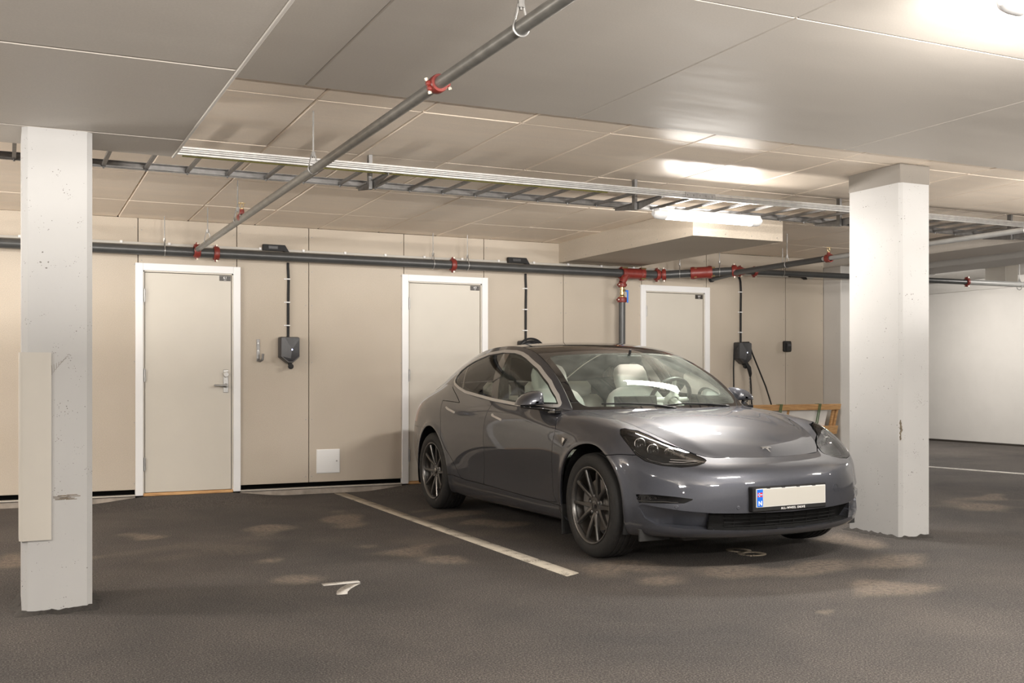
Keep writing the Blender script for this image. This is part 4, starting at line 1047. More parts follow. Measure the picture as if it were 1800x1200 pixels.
def recess(S,d):
    """pocket: the sheet pushed in by d, with walls back to its own edge"""
    Nn=S.normals(); O=S.V[:,:3]-Nn*(np.broadcast_to(d,(len(S.V),))[:,None]); m=MB(); m.v=O.tolist(); m.f=S.T.tolist()
    b=S.border(); ids=np.unique(b); mp={int(i):k for k,i in enumerate(ids)}; n0=len(m.v); m.v+=S.V[ids,:3].tolist(); n1=len(m.v); m.v+=O[ids].tolist()
    for i,j in b.tolist(): m.f.append([n0+mp[i],n0+mp[j],n1+mp[j],n1+mp[i]])
    m.m=[0]*len(m.f); return m
def polysd(poly,X,Y):
    """signed distance, positive inside"""
    P=np.array(poly,float);d=np.full(X.shape,1e9);ins=np.zeros(X.shape,bool);n=len(P)
    for i in range(n):
        a=P[i];b=P[(i+1)%n];e=b-a;L=(e**2).sum()
        t=np.clip(((X-a[0])*e[0]+(Y-a[1])*e[1])/max(L,1e-12),0,1)
        d=np.minimum(d,np.hypot(X-a[0]-t*e[0],Y-a[1]-t*e[1]))
        c=((a[1]>Y)!=(b[1]>Y)); 
        with np.errstate(divide='ignore',invalid='ignore'):
            xi=(b[0]-a[0])*(Y-a[1])/(b[1]-a[1])+a[0]
        ins^=c&(X<xi)
    return np.where(ins,d,-d)
# ================================================================== CAR
car=thing('car','dark grey metallic four-door saloon with white seats parked nose out in the right bay','car',(4.25,5.876,0.008))
car.rotation_euler=(0,-0.010,0)
def part(name,mb,mat_,parent=None,label=None,angle=30,recalc=False): return obj(name,mb,mat_,parent or car,label,angle=angle,recalc=recalc)
GAP=0.0024
SKG=skin(470,110); HDG=hood_surf(110,60); SSG=side_surf(300,44); TPG=top_surf(230,60)
HEADL=[(.437,.822),(.415,.826),(.334,.8125),(.250,.783),(.164,.748),(.046,.706),(-.06,.667),(-.096,.654),(-.113,.645),(-.108,.634),(-.072,.621),(.014,.613),(.124,.622),(.229,.645),(.292,.679),(.355,.736),(.425,.795)]
FOG=[(.850,.449),(.789,.452),(.700,.444),(.605,.431),(.655,.405),(.845,.400)]
half=[(0,.338),(.31,.343),(.51,.348),(.66,.362),(.76,.378),(.832,.392),(.845,.377),(.822,.311),(.775,.270),(.66,.257),(.558,.251),(.3,.240),(0,.236)]
INTAKE=half+[(-x,z) for x,z in half[::-1][1:-1]]
FDOOR=[(.56,1.3),(.552,.90),(.535,.86),(.49,.80),(.482,.774),(.50,.68),(.522,.58),(.548,.42),(.545,.345),(.50,.302),(.60,.296),(.94,.292),(1.525,.306),(1.724,.313),(1.70,.406),(1.653,.586),(1.635,.798),(1.632,1.3)]
RDOOR=[(1.632,1.3),(1.635,.798),(1.653,.586),(1.70,.406),(1.724,.313),(2.094,.318),(2.18,.334),(2.225,.385),(2.294,.452),(2.411,.54),(2.517,.654),(2.54,.773),(2.60,.87),(2.65,.948),(2.45,.943),(2.245,.936),(2.32,.965),(2.404,.995),(2.60,1.06),(2.60,1.3)]
def Hc(V): return (np.abs(V[:,0])+V[:,1])/math.sqrt(2)
f_head=lambda V: np.minimum(polysd(HEADL,Hc(V),V[:,2]),np.minimum(.1-V[:,1],np.abs(V[:,0])-.3))
f_fog=lambda V: np.where(V[:,1]<.2,polysd(FOG,np.abs(V[:,0]),V[:,2]),-1.)
f_int=lambda V: np.where(V[:,1]<.2,polysd(INTAKE,V[:,0],V[:,2]),-1.)
AR=.393
f_arch=lambda V: np.minimum(np.hypot(V[:,1]-WHEEL_F[0],V[:,2]-WHEEL_F[1])-AR,np.hypot(V[:,1]-WHEEL_R[0],V[:,2]-WHEEL_R[1])-AR)
f_fd=lambda V: polysd(FDOOR,V[:,1],V[:,2]); f_rd=lambda V: polysd(RDOOR,V[:,1],V[:,2])
def seam_bump(V):
    h=Hc(V); z=.662+np.clip((-.15-V[:,1])/.15,0,1)*.016+np.clip((-.088-h)/.02,0,1)
    return np.minimum(z-V[:,2],.0-V[:,1])
rock_z=lambda V: np.interp(V[:,1],[.3,.5,.94,1.5,2.1,2.3],[.283,.287,.292,.306,.318,.335])
f_rock=lambda V: np.minimum(rock_z(V)-V[:,2],np.minimum(V[:,1]-.2,2.6-V[:,1]))
g=GAP
sideR=Sheet.from_grid(SKG,-1); sideL=Sheet.from_grid(SKG,1)
both=Sheet.join(sideR,sideL).clip(f_arch)
nose=both.clip(lambda V: .75-V[:,1])
# front bumper, one piece across the nose
bump_s=nose.clip(lambda V: seam_bump(V)-g)
for f in (f_head,f_fog,f_int): bump_s=bump_s.clip(lambda V,f=f: -f(V)-(g if f is f_head else 0))
part('front_bumper',bump_s.mb(.012),M['paint'])
for side,S in ((-1,sideR),(1,sideL)):
    S=S.clip(f_arch); w='right' if side<0 else 'left'
    fen=S.clip(lambda V: 1.0-V[:,1]).clip(lambda V: -seam_bump(V)-g).clip(lambda V: -f_head(V)-g).clip(lambda V: -f_fd(V)-g).clip(lambda V: -f_rock(V)-g).clip(lambda V: np.where(V[:,1]<.56,.56-V[:,1],.60-V[:,1]-.04))
    part('front_fender',fen.mb(.010),M['paint'])
    fd=S.clip(lambda V: f_fd(V)-g); part('front_door',fd.mb(.012),M['paint'])
    rd=S.clip(lambda V: f_rd(V)-g); part('rear_door',rd.mb(.012),M['paint'])
    rk=S.clip(lambda V: f_rock(V)-g); part('sill',rk.mb(.010),M['paint'])
    q=S.clip(lambda V: V[:,1]-1.9).clip(lambda V: -f_rd(V)-g).clip(lambda V: -f_rock(V)-g)
    rb=lambda V: np.minimum(.70-V[:,2],V[:,1]-2.95)
    tl=lambda V: np.minimum(np.minimum(V[:,1]-3.33,V[:,2]-.74),.90-V[:,2])
    part('rear_bumper_side',q.clip(rb).mb(.01),M['paint'])
    part('tail_lamp',q.clip(tl).mb(.01),M['taillight'])
    part('rear_quarter',q.clip(lambda V:-rb(V)-g).clip(lambda V:-tl(V)-g).mb(.01),M['paint'])
    # headlamp: clear lens, deep dark bowl, reflectors, light guide
    hs=S.clip(lambda V: .3-V[:,1]).clip(f_head)
    hl=link('headlight',None,car); hl['label']='headlight at the car %s with clear lens over dark reflectors'%w
    part('bowl',recess(hs,.050),M['lamp_black'],hl)
    part('lens',hs.offset(-.0015).mb(0),M['lens'],hl)
    B=hs.offset(-.026).V[:,:3]; Bh=(np.abs(B[:,0])+B[:,1])/math.sqrt(2)
    def at(h,z): return Vector(B[np.argmin((Bh-h)**2+(B[:,2]-z)**2)])
    def at2(h,z,d):
        D=hs.offset(-d).V[:,:3]; Dh=(np.abs(D[:,0])+D[:,1])/math.sqrt(2); return Vector(D[np.argmin((Dh-h)**2+(D[:,2]-z)**2)])
    fw=Vector((side*.35,-.9,.15)).normalized()
    for (h,z,r) in ((.30,.735,.036),(.215,.700,.036),(.125,.680,.033),(.04,.658,.022)):
        rf=MB(); p=at2(h,z,.047); rf.lathe([(0,r*.35),(.004,r*.62),(.012,r*.86),(.020,r),(.0205,r*.93)],p,fw,22)
        for k in (-1,0,1):
            rf.tube([p+fw*.02+Vector((side*.35*r*k,0,r*math.sin(a)*.9))+Vector((side*math.cos(a)*r*.3,0,0)) for a in np.linspace(-1.2,1.2,7)],.0016,5)
        part('reflector',rf,M['chrome'],hl)['kind']='stuff'
    dl=MB(); dl.tube([at2(h,z,.020) for h,z in ((.395,.775),(.325,.705),(.26,.668),(.20,.648),(.12,.632),(.02,.624),(-.06,.628),(-.09,.638))],.0028,8)
    dl.tube([at2(h,z,.030) for h,z in ((.10,.640),(.02,.634),(-.05,.636))],.003,6); dl.tube([at2(h,z,.036) for h,z in ((.10,.650),(.02,.644),(-.04,.644))],.003,6)
    part('light_guide',dl,M['chrome'],hl)['kind']='stuff'
    sh=MB(); top=[((.395,.800),(.36,.775)),((.30,.785),(.27,.745)),((.20,.752),(.18,.715)),((.10,.715),(.09,.692)),((.01,.682),(.01,.668))]
    gr=[]
    for a,b in top: gr.append([tuple(at2(a[0],a[1],.012)),tuple(at2((a[0]+b[0])/2,(a[1]+b[1])/2,.016)),tuple(at2(b[0],b[1],.034))])
    sh.grid(gr); part('lamp_shroud',sh,M['charcoal'],hl)
    # fog lamp slot
    fs=S.clip(lambda V: .3-V[:,1]).clip(f_fog); fl=link('fog_lamp',None,car)
    part('slot',recess(fs,.022),M['black_gloss'],fl)
    D=fs.offset(-.018).V[:,:3]
    at3=lambda x,z: Vector(D[np.argmin((np.abs(D[:,0])-x)**2+(D[:,2]-z)**2)])
    lm=MB()
    for k in range(4): lm.lathe([(0,.004),(.005,.007)],at3(.828-.02*k,.43),(side*.4,-.9,0),10)
    lm.tube([at3(x,.409) for x in (.83,.78,.74,.70,.67)],.003,6); part('lamp',lm,M['rim'],fl)['kind']='stuff'
# lower intake: painted scoops at the sides, black grille in the middle
ins=nose.clip(f_int)
for s in (-1,1):
    sc_=ins.clip(lambda V: V[:,0]*s-.535); zt=np.interp(np.abs(sc_.V[:,0]),[.5,.66,.76,.845],[.348,.362,.378,.395]); dd=np.clip((zt-sc_.V[:,2])/.11,0,1)*np.clip((.85-np.abs(sc_.V[:,0]))/.14,0,1)
    part('intake_scoop',recess(sc_,.003+.062*dd**.8),M['paint'])
mid=ins.clip(lambda V:.535-np.abs(V[:,0])); gril=link('lower_grille',None,car)
part('grille_duct',recess(mid,.062),M['grille_black'],gril)
DV=ins.offset(-.030).V[:,:3]
DV=ins.offset(-.046).V[:,:3]
def at4(x,z):
    k=(np.abs(DV[:,2]-z)<.012)&(np.abs(DV[:,0])<.5); c=np.polyfit(DV[k,0]**2,DV[k,1],2); return Vector((x,np.polyval(c,x*x),z))
for z in (.262,.283,.304,.325):
    m=MB(); m.tube([at4(x,z)+Vector((0,.0,0)) for x in np.linspace(-.42,.42,23)],.0032,6); part('slat',m,M['grille_black'],gril)
m=MB()
for x in np.linspace(-.36,.36,8): m.tube([at4(x,.25),at4(x,.338)],.003,6)
part('slat_support',m,M['grille_black'],gril); gril.children[-1]['kind']='stuff'
# dark inner shell behind the panel gaps
sh=both.clip(lambda V:-f_head(V)-.004).clip(lambda V:-f_fog(V)-.004).clip(lambda V:-f_int(V)-.004).offset(-.016)
hood=Sheet.join(Sheet.from_grid(HDG,-1,True),Sheet.from_grid(HDG,1,True))
part('body_shell',Sheet.join(sh,hood.offset(-.018)).mb(0),M['interior'])
# hood: leave the shut line
hp=hood.clip(lambda V: V[:,4]*.62-.0035).clip(lambda V: (1-V[:,3])*1.4-.003)
part('hood',hp.mb(.012),M['paint'])
# ---- greenhouse
DLO=[(.690,.957),(1.2,.957),(1.628,.983),(2.251,1.037),(2.44,1.070),(2.565,1.100),(2.600,1.122),(2.605,1.148),(2.56,1.200),(2.48,1.235),(2.346,1.277),(2.107,1.326),(1.844,1.341),(1.622,1.332),(1.50,1.315),(1.384,1.287),(1.138,1.207),(.897,1.103),(.744,1.008)]
f_dlo=lambda V: polysd(DLO,V[:,1],V[:,2])
BP=[(1.732,1.36),(1.838,1.36),(1.672,.94),(1.552,.94)]; QD=[(2.445,1.27),(2.462,1.27),(2.338,1.02),(2.318,1.02)]
f_bp=lambda V: polysd(BP,V[:,1],V[:,2]); f_qd=lambda V: polysd(QD,V[:,1],V[:,2])
for s in (-1,1):
    S=Sheet.from_grid(SSG,s)
    part('roof_side_frame',S.clip(lambda V:-f_dlo(V)-.001).mb(.012),M['paint'])
    tr_=S.clip(lambda V: f_dlo(V)+.022).clip(lambda V:-f_dlo(V)).offset(.0035); part('window_trim',tr_.mb(.006),M['satin'],label='satin metal trim round the side windows')
    win=S.clip(f_dlo).offset(-.004)
    glz=win.clip(lambda V:-f_bp(V)).clip(lambda V:-f_qd(V))
    part('front_side_window',glz.clip(lambda V:1.70-V[:,1]+(V[:,2]-1.15)*.28).mb(0),M['glass'])
    rest=glz.clip(lambda V:V[:,1]-1.70-(V[:,2]-1.15)*.28)
    cut=lambda V: V[:,1]-2.39-(V[:,2]-1.15)*.5
    part('rear_side_window',rest.clip(lambda V:-cut(V)).mb(0),M['glass_dark']); part('quarter_window',rest.clip(cut).mb(0),M['glass_dark'])
    part('door_pillar_cover',win.clip(f_bp).mb(.02),M['black_gloss']); part('window_divider',win.clip(f_qd).mb(.01),M['black_gloss'])
    sl=win.clip(lambda V:.014-f_dlo(V)).offset(-.006); part('window_seal',sl.mb(.03),M['interior'])
SL=tr[-1]; sH=tr[5]/SL; sRG=tr[9]/SL; sTR=tr[13]/SL
top=Sheet.join(Sheet.from_grid(TPG,-1),Sheet.from_grid(TPG,1))
railw=lambda V: fR(V[:,3]*SL)[:,1]
def smin(a,b,k): h=np.clip(.5+.5*(b-a)/k,0,1); return b+(a-b)*h-k*h*(1-h)
f_clear=lambda V: smin(smin(railw(V)-.048-np.abs(V[:,0])+np.clip(.12-V[:,3]*SL,0,1)*-.3,V[:,3]*SL-.032,.05),sH*SL-.075-V[:,3]*SL,.07)
wsx=top.clip(lambda V:(sH-V[:,3])*SL-.002)
ws=part('windshield',wsx.clip(f_clear).mb(0),M['glass_dusty'])
part('windshield_border',wsx.clip(lambda V:-f_clear(V)).clip(lambda V:railw(V)-np.abs(V[:,0])-.004).mb(.006),M['black_gloss'],ws,label='black printed glass border')
part('roof_panel',top.clip(lambda V:(V[:,3]-sH)*SL-.002).clip(lambda V:(sRG-V[:,3])*SL-.002).clip(lambda V:railw(V)-np.abs(V[:,0])-.004).mb(.01),M['roof_glass'],label='dark glass roof panel')
rg=top.clip(lambda V:(V[:,3]-sRG)*SL-.002).clip(lambda V:(sTR-V[:,3])*SL-.002)
part('rear_window',rg.clip(lambda V:railw(V)-np.abs(V[:,0])-.004).mb(0),M['glass_dark'])
part('boot_lid',top.clip(lambda V:(V[:,3]-sTR)*SL-.002).mb(.012),M['paint'])
# cowl strip and wipers
from_top=lambda x,s: Vector(top.V[np.argmin((top.V[:,0]-x)**2+(top.V[:,3]*SL-s)**2),:3])
for (pts,pv) in (([(-.02,.012),(-.18,.05),(-.36,.07),(-.52,.066)],(.02,.0)),([(.50,.01),(.30,.038),(.1,.05),(-.1,.045)],(.52,0))):
    m=MB(); P=[from_top(x,s-.012)+Vector((0,-.002,.005)) for x,s in pts]; m.tube(P,[.007,.005,.0045,.003],8); m.tube([p+Vector((0,0,-.005)) for p in P[1:]],.003,6)
    m.lathe([(-.01,.018),(.012,.016),(.016,.0)],P[0]-Vector((0,0,.006)),(0,-.3,1),14); part('wiper',m,M['black'])
# ---- mirrors
for s in (-1,1):
    mr=link('door_mirror',None,car); mr['label']='door mirror at the car %s'%('right' if s<0 else 'left')
    m=MB(); rows=[]
    prof=[(a-.088,b+.004) for a,b in ((1.098,.950),(1.092,.968),(1.076,.992),(1.046,1.018),(1.006,1.036),(.965,1.046),(.938,1.049),(.922,1.042),(.912,.996),(.908,.950),(.935,.946),(1.0,.944),(1.06,.945))]
    cx,cz=.902,.989; Y0=.185
    for (yy,k) in ((.708,.97),(.700,1.0),(.66,1.0),(.62,.955),(.59,.86),(.572,.70),(.562,.46),(.558,.15)):
        rows.append([(s*(cx+(a-cx)*k),yy+Y0,cz-.02*(1-k)+(b-cz)*k) for a,b in prof+[prof[0]]])
    m.grid(rows); part('mirror_cap',m,M['paint'],mr,angle=60,recalc=True)
    m=MB(); p2=[(s*(cx+(a-cx)*.93),b*.93+cz*.07) for a,b in prof]; m.prism(p2,lambda u,v,d:(u,d,v),.696+Y0,.704+Y0); part('mirror_glass',m,M['mirror'],mr,recalc=True)
    m=MB(); m.prism([(s*(cx+(a-cx)*.985),b*.985+cz*.015) for a,b in prof],lambda u,v,d:(u,d,v),.690+Y0,.7025+Y0); part('mirror_bezel',m,M['black'],mr,recalc=True)
    m=MB(); m.tube([(s*.985,.845,.944),(s*.94,.83,.940),(s*.89,.78,.934),(s*.845,.71,.926),(s*.815,.64,.916)],[.009,.014,.016,.018,.018],12)
    m.bbox(min(s*.795,s*.845),max(s*.795,s*.845),.585,.70,.897,.924,.006); part('mirror_foot',m,M['black_gloss'],mr,recalc=True)
# ---- flush door handles, side camera, parking sensors
for s in (-1,1):
    G_=Sheet.from_grid(SKG,s)
    for poly in ([(1.335,.820),(1.50,.845),(1.535,.852),(1.548,.866),(1.540,.872),(1.512,.866),(1.495,.858),(1.335,.835)],[(2.262,.848),(2.43,.872),(2.47,.88),(2.51,.894),(2.50,.902),(2.465,.896),(2.43,.888),(2.262,.864)]):
        h=G_.clip(lambda V: polysd(poly,V[:,1],V[:,2])).offset(.0035); part('door_handle',h.mb(.006),M['satin'])
    rp=G_.clip(lambda V: polysd([(.455,.770),(.30,.744),(.352,.690)],V[:,1],V[:,2])); o=part('side_repeater',rp.offset(.004).mb(.008),M['black_gloss'])
    part('camera_trim',G_.clip(lambda V: polysd([(.36,.748),(.315,.742),(.345,.705)],V[:,1],V[:,2])).offset(.009).mb(.008),M['chrome'],o)
NV=nose.offset(.0).V[:,:3]
for x,z in ((-.69,.381),(-.374,.379),(.256,.383),(.62,.381)):
    p=Vector(NV[np.argmin((NV[:,0]-x)**2+(NV[:,2]-z)**2+(NV[:,1]>0.2)*9)]); d=Vector((p.x*.8,-.8,0)).normalized()
    m=MB(); m.lathe([(-.004,.012),(.001,.0115),(.0025,.009),(.0025,0)],p,d,16); part('parking_sensor',m,M['paint'])
p=Vector(NV[np.argmin((NV[:,0]-.368)**2+(NV[:,2]-.456)**2+(NV[:,1]>0.2)*9)]); m=MB(); m.lathe([(-.004,.026),(.001,.0255),(.0015,.022)],p,Vector((.28,-.9,0)),24); part('tow_eye_cover',m,M['paint'])
# ---- number plate with band, flag and frame lettering
plx=-.030; npz=.434; ypl=-.872
pt=link('number_plate',None,car)
m=MB(); m.bbox(plx-.278,plx+.272,ypl+.003,-.815,npz-.082,npz+.064,.006); part('plate_frame',m,M['black'],pt,recalc=True)
m=MB(); m.bbox(plx-.260,plx+.260,ypl-.003,ypl+.006,npz-.055,npz+.055,.002); part('plate_sheet',m,M['plate_white'],pt,label='white plate edge',recalc=True)
m=MB(); m.box(plx-.211,plx+.254,ypl-.0042,ypl,npz-.049,npz+.049); part('plate_field',m,M['plate'],pt,label='blank pale plate field',recalc=True)
m=MB(); m.bbox(plx-.256,plx-.213,ypl-.0046,ypl,npz-.051,npz+.051,.001); part('country_band',m,M['blue_plate'],pt,label='blue band with a red flag and letter N',recalc=True)
fx,fz,fy=plx-.2345,npz+.020,ypl-.0052
m=MB(); m.box(fx-.017,fx+.017,fy,fy+.001,fz-.0125,fz+.0125); part('flag',m,M['flag_red'],pt,recalc=True)
m=MB(); m.box(fx-.017,fx+.017,fy-.0004,fy,fz-.0032,fz+.0032); m.box(fx-.0085,fx-.0015,fy-.0004,fy,fz-.0125,fz+.0125); part('flag_cross',m,M['sign_white'],pt,recalc=True)
m=MB(); m.box(fx-.017,fx+.017,fy-.0008,fy-.0003,fz-.0015,fz+.0015); m.box(fx-.0066,fx-.0034,fy-.0008,fy-.0003,fz-.0125,fz+.0125); part('flag_cross',m,M['blue_plate'],pt,recalc=True)
part('band_letter',text_mb('N',.036,lambda u,v,d:(fx+u,fy-.0006-d,npz-.031+v),.0005,1,.0012),M['sign_white'],pt,angle=None)
part('frame_lettering',text_mb('ALL-WHEEL DRIVE',.0185,lambda u,v,d:(plx+.015+u,ypl+.0024-d,npz-.069+v),.0005,1.22,.0002),M['sign_white'],pt,angle=None)
m=MB()
for x in (-.17,-.06,.05,.17): m.bbox(plx+x-.012,plx+x+.012,ypl-.005,ypl+.01,npz+.053,npz+.060,.001)
part('frame_clip',m,M['black'],pt,recalc=True); pt.children[-1]['kind']='stuff'
# ---- emblem on the hood
HV=hood.V[:,:3]; i=np.argmin(HV[:,0]**2+(HV[:,1]+.605)**2); p0=Vector(HV[i]); sl=Vector((0,-.118,-.078)).normalized(); nn=Vector((0,-sl.z,sl.y)); nn=nn if nn.z>0 else -nn
em=MB(); ef=lambda u,v,d: tuple(p0+Vector((1,0,0))*u+sl*v+nn*(d+.0005))
arc=[(u,-.0135+.16*u*u*6) for u in np.linspace(-.040,.040,11)]
em.prism([(u,v) for u,v in arc]+[(u*.97,v+.0055) for u,v in arc[::-1]],ef,0,.004)
stem=[(-.037,-.0015),(-.018,-.0055),(-.0065,-.0065),(0,.0005),(.0065,-.0065),(.018,-.0055),(.037,-.0015),(.031,.0065),(.018,.0025),(.0095,.0025),(.0075,.012),(0,.049),(-.0075,.012),(-.0095,.0025),(-.018,.0025),(-.031,.0065)]
em.prism(stem,ef,0,.005); part('emblem',em,M['chrome'],recalc=True,label='chrome T shaped emblem')
# ---- wheels
def make_wheel(s,yc,r_):
    wz=.334; w=link('wheel',None,car); w.location=(s*.79,yc,wz)
    ax=Vector((s,0,0)); o=(0,0,0)
    ty=[(-.10,.243),(-.112,.262),(-.118,.292),(-.110,.316),(-.094,.329),(-.060,.333),(-.058,.327),(-.050,.327),(-.048,.3335),(-.022,.334),(-.020,.327),(-.011,.327),(-.009,.334),(.018,.334),(.020,.327),(.029,.327),(.031,.334),(.056,.333),(.058,.327),(.066,.327),(.068,.332),(.094,.329),(.108,.318),(.1165,.296),(.1155,.282),(.1165,.276),(.114,.262),(.106,.2455),(.100,.243)]
    m=MB(); m.lathe(ty,o,ax,72,ref=(0,0,1)); obj('tyre',m,M['rubber'],w,angle=40,recalc=True)
    m=MB(); m.lathe([(.080,.226),(.098,.234),(.104,.244),(.110,.2465),(.112,.243),(.110,.236),(.104,.232),(.088,.224),(.080,.226)],o,ax,72,ref=(0,0,1)); obj('rim',m,M['rim'],w,angle=50,recalc=True)
    m=MB(); m.lathe([(-.10,.236),(.060,.224),(.084,.226),(.05,.214),(-.10,.228)],o,ax,60,ref=(0,0,1)); obj('rim_barrel',m,M['ink'],w,angle=50,recalc=True)
    u=Vector((0,0,1)); v=ax.cross(u)
    P=lambda r,a,h,t=0: u*(r*math.cos(a)-t*math.sin(a))+v*(r*math.sin(a)+t*math.cos(a))+ax*h
    for k in range(5):
        for e in (-1,1):
            m=MB(); a0=2*math.pi*(k+.5)/5; a1=a0+e*math.radians(17.5)
            st=[]
            for (r,wd,h,dp,q) in ((.045,.020,.072,.030,.35),(.085,.0155,.083,.030,.72),(.13,.0125,.090,.028,.90),(.18,.0115,.096,.024,.98),(.224,.0135,.100,.018,1.0),(.234,.018,.098,.012,1.0)):
                a=a0+(a1-a0)*q; 
                st.append([P(r,a,h-dp,-wd),P(r,a,h-.006,-wd*.95),P(r,a,h,-wd*.45),P(r,a,h,wd*.45),P(r,a,h-.006,wd*.95),P(r,a,h-dp,wd)])
            m.grid([[tuple(q) for q in row]+[tuple(row[0])] for row in st]); obj('spoke',m,M['rim'],w,angle=25,recalc=True)
    m=MB(); m.lathe([(.03,.072),(.062,.070),(.072,.058),(.074,.034),(.074,0)],o,ax,36); obj('hub',m,M['rim'],w,recalc=True)
    for k in range(5):
        a=2*math.pi*k/5; c=P(.0565,a,.066); m=MB(); m.lathe([(0,.0115),(.012,.0105),(.015,.006),(.015,0)],c,ax,6); obj('lug_nut',m,M['steel_dark'],w,recalc=True)
    m=MB(); m.lathe([(.070,.031),(.077,.029),(.079,.024),(.079,0)],o,ax,28); cap=obj('centre_cap',m,M['black_gloss'],w,recalc=True)
    m=MB(); tp=[(-.018,.012),(0,.008),(.018,.012),(.016,.017),(0,.0145),(-.016,.017)]; t2=[(-.013,.007),(0,.004),(.013,.007),(.004,.002),(0,-.019),(-.004,.002)]
    for q in (tp,t2): m.prism(q,lambda a,b,d: tuple(Vector((0,0,1))*b+Vector((0,1,0))*a+ax*d),.0785,.0802)
    m.v=[tuple(Vector(q)) for q in m.v]; obj('cap_mark',m,M['chrome'],w,recalc=True)
    m=MB(); m.lathe([(.010,.05),(.010,.163),(.034,.163),(.034,.05)],o,ax,48); m.lathe([(.034,.08),(.045,.078),(.05,.05)],o,ax,30); obj('brake_disc',m,M['disc'],w,recalc=True)
    m=MB(); rr=[]
    for a in np.linspace(1.1,2.1,9): rr.append([P(.105,a,.058),P(.172,a,.058),P(.178,a,.045),P(.178,a,-.01),P(.105,a,-.01),P(.105,a,.058)])
    m.grid(rr); obj('brake_caliper',m,M['steel_dark'],w,recalc=True)
    m=MB(); m.lathe([(-.02,.05),(-.02,.205),(-.03,.21)],o,ax,36); obj('backing_plate',m,M['interior'],w,recalc=True)
    return w
make_wheel(-1,WHEEL_F[0],1);make_wheel(1,WHEEL_F[0],1);make_wheel(-1,WHEEL_R[0],1);make_wheel(1,WHEEL_R[0],1)
for s in (-1,1):
    for yc in (WHEEL_F[0],WHEEL_R[0]):
        m=MB(); g2=[]
        for a in np.linspace(-.35,math.pi+.35,30):
            g2.append([(s*x,yc+math.cos(a)*r,.334+math.sin(a)*r) for x,r in ((.885,.396),(.87,.405),(.62,.405),(.60,.36),(.60,.12))])
        m.grid(g2); part('wheel_arch_liner',m,M['black'],angle=60)
# mud flap edges and floor pan
m=MB(); m.bbox(-.60,.60,-.58,3.4,.165,.21,.02); m.bbox(-.80,.80,.50,2.30,.175,.21,.015); part('floor_pan',m,M['interior'],recalc=True)
for s in (-1,1):
    m=MB(); m.bbox(min(s*.70,s*.90),max(s*.70,s*.90),.398,.408,.10,.30,.003); part('mud_flap',m,M['rubber'],recalc=True)
    m=MB(); m.bbox(min(s*.62,s*.84),max(s*.62,s*.84),-.47,-.455,.165,.24,.003); part('air_deflector',m,M['rubber'],recalc=True)
# ---- cabin
m=MB(); m.bbox(-.70,.70,.35,2.9,.22,.30,.02); part('cabin_floor',m,M['interior'],recalc=True)
m=MB(); D=[]
for t in np.linspace(-1,1,25):
    yb=.40+.20*t*t; D.append([(t*.70,yb,.885),(t*.70,yb+.05,.915),(t*.71,yb+.22,.925),(t*.72,yb+.36,.915),(t*.72,yb+.42,.885),(t*.72,yb+.40,.62)])
m.grid(D,True); part('dashboard',m,M['interior'],angle=50,recalc=True)
m=MB(); D=[]
for t in np.linspace(-1,1,25): yb=.40+.20*t*t; D.append([(t*.70,yb+.425,.868),(t*.70,yb+.432,.862),(t*.70,yb+.432,.822),(t*.70,yb+.42,.815)])
m.grid(D,True); part('dashboard_trim',m,M['dash_wood'],angle=50,recalc=True)
m=MB(); m.bbox(-.185,.185,.86,.878,.80,1.0,.006); m.v=[(x-.015,y+(z-.9)*.12,z) for x,y,z in m.v]; part('touch_screen',m,M['black_gloss'],recalc=True)
m=MB(); cw=Vector((.37,1.0,.965)); n_=Vector((0,.88,.42)).normalized(); e1=Vector((1,0,0)); e2=n_.cross(e1)
m.tube([cw+(e1*math.cos(a)+e2*math.sin(a))*.175 for a in np.linspace(0,2*math.pi,40)[:-1]],.0165,10,closed=True)
sw=part('steering_wheel',m,M['charcoal'],recalc=True)
m=MB(); m.lathe([(-.03,.05),(.0,.072),(.012,.06),(.016,0)],cw-n_*.02,n_,20)
for d in (e1,-e1,e2*-1): m.tube([cw-n_*.01+d*.05,cw+d*.17],[.022,.014],8)
m.tube([cw-n_*.02,cw-n_*.40],.04,10); obj('spokes',m,M['cabin_light'],sw,recalc=True)
def seat(x,y):
    st=link('front_seat',None,car); st.location=(x,y,0)
    def cushion(name,rows,n=24,par=None):
        mm=MB(); R=[]
        for (c,hw,ht,nz) in rows:
            row=[]
            for k in range(n+1):
                a=2*math.pi*k/n; ca,sa=math.cos(a),math.sin(a); q=.42
                row.append(tuple(Vector(c)+Vector((1,0,0))*hw*math.copysign(abs(ca)**q,ca)+Vector(nz)*ht*math.copysign(abs(sa)**q,sa)))
            R.append(row)
        mm.grid(R); b=len(mm.v)
        for ri,rev in ((0,True),(-1,False)): mm.add(R[ri][:-1],[tuple(range(n))[::-1] if rev else tuple(range(n))])
        return obj(name,mm,M['seat'],par or st,angle=70,recalc=True)
    cushion('seat_cushion',[((0,-.50,.50),.20,.03,(0,0,1)),((0,-.49,.51),.25,.07,(0,0,1)),((0,-.35,.51),.265,.085,(0,0,1)),((0,-.1,.49),.265,.085,(0,0,1)),((0,.05,.48),.25,.07,(0,0,1))])
    nz=(0,.97,-.24); B=lambda z:(0,.02+(z-.5)*.36,z)
    cushion('backrest',[(B(.46),.20,.05,nz),(B(.50),.255,.075,nz),(B(.70),.265,.085,nz),(B(.88),.262,.085,nz),(B(.96),.245,.08,nz),(B(1.01),.21,.07,nz),(B(1.04),.165,.055,nz),(B(1.055),.12,.03,nz)])
    cushion('headrest',[(B(1.03),.10,.03,nz),(B(1.04),.135,.05,nz),(B(1.10),.145,.058,nz),(B(1.17),.140,.058,nz),(B(1.215),.12,.05,nz),(B(1.235),.09,.03,nz)])
    return st
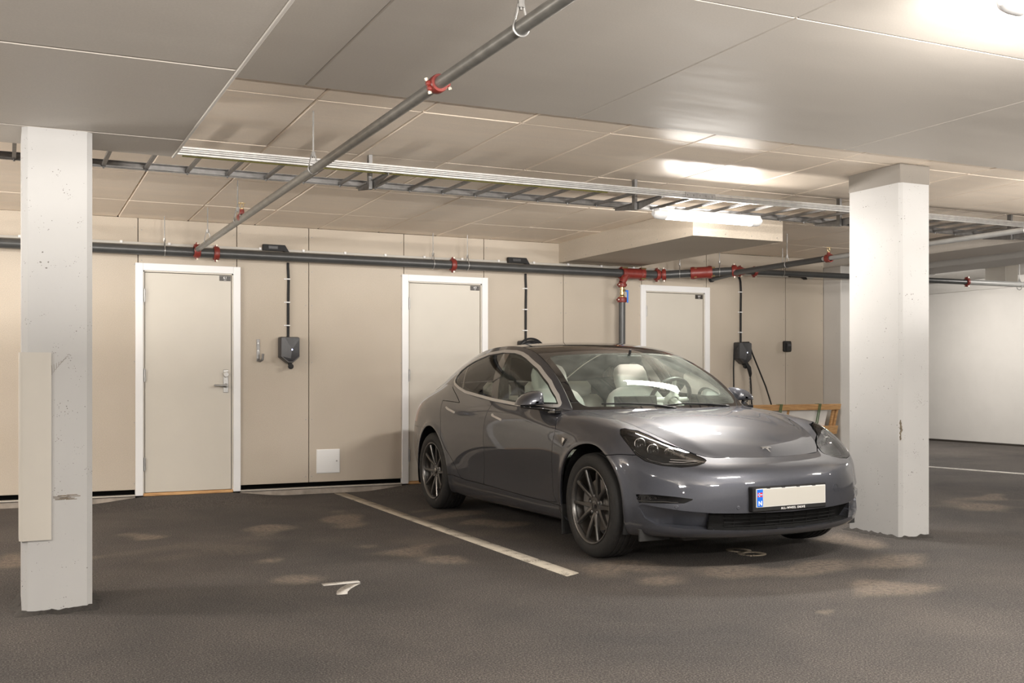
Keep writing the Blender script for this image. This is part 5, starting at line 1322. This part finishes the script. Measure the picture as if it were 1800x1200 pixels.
seat(-.375,1.33); seat(.375,1.33)
rs=link('rear_seat',None,car)
m=MB(); m.bbox(-.66,.66,1.85,2.35,.40,.56,.05); obj('seat_cushion',m,M['seat'],rs,angle=60,recalc=True)
m=MB(); m.bbox(-.65,.65,0,.14,.45,.98,.05); m.v=[(x,y+2.28+(z-.5)*.40,z) for x,y,z in m.v]; obj('backrest',m,M['seat'],rs,angle=60,recalc=True)
for x in (-.40,0,.40):
    m=MB(); m.bbox(x-.13,x+.13,2.46,2.56,.96,1.10,.04); obj('headrest',m,M['seat'],rs,angle=60,recalc=True)
m=MB(); m.bbox(-.62,.62,2.50,3.1,.93,.95,.008); part('parcel_shelf',m,M['interior'],recalc=True)
hl=top.clip(lambda V:(V[:,3]-sH)*SL+.02).clip(lambda V:sH*SL+.22-V[:,3]*SL).offset(-.03); part('headlining',hl.mb(0),M['cabin_light'])
for s in (-1,1):
    m=MB(); m.bbox(min(s*.80,s*.74),max(s*.80,s*.74),.62,2.6,.35,.93,.02); m.bbox(min(s*.76,s*.66),max(s*.76,s*.66),1.0,1.7,.62,.68,.02); part('door_lining',m,M['interior'],recalc=True)
    S=Sheet.from_grid(SSG,s).clip(lambda V:-f_dlo(V)+.004).offset(-.03); part('pillar_lining',S.mb(0),M['interior'])
    m=MB(); m.tube([(s*.70,1.72,.95),(s*.655,1.80,1.15),(s*.59,1.86,1.33)],[.035,.03,.03],8); part('door_pillar_lining',m,M['interior'],recalc=True)
    m=MB(); P=[Vector((s*.60,1.80,1.20)),Vector((s*.57,1.72,1.02)),Vector((s*.60,1.62,.72))]
    q=[[tuple(p+Vector((0,-.022,0))),tuple(p+Vector((0,.022,0)))] for p in P]; m.grid(q); part('seat_belt',m,M['black'],angle=None)
m=MB(); m.bbox(-.11,.11,.98,1.0,1.245,1.305,.008); m.tube([(0,.985,1.30),(0,.97,1.345)],.010,8); part('rear_view_mirror',m,M['black'],recalc=True)
m=MB(); m.bbox(-.14,.14,.75,1.75,.35,.60,.03); part('centre_console',m,M['interior'],recalc=True)
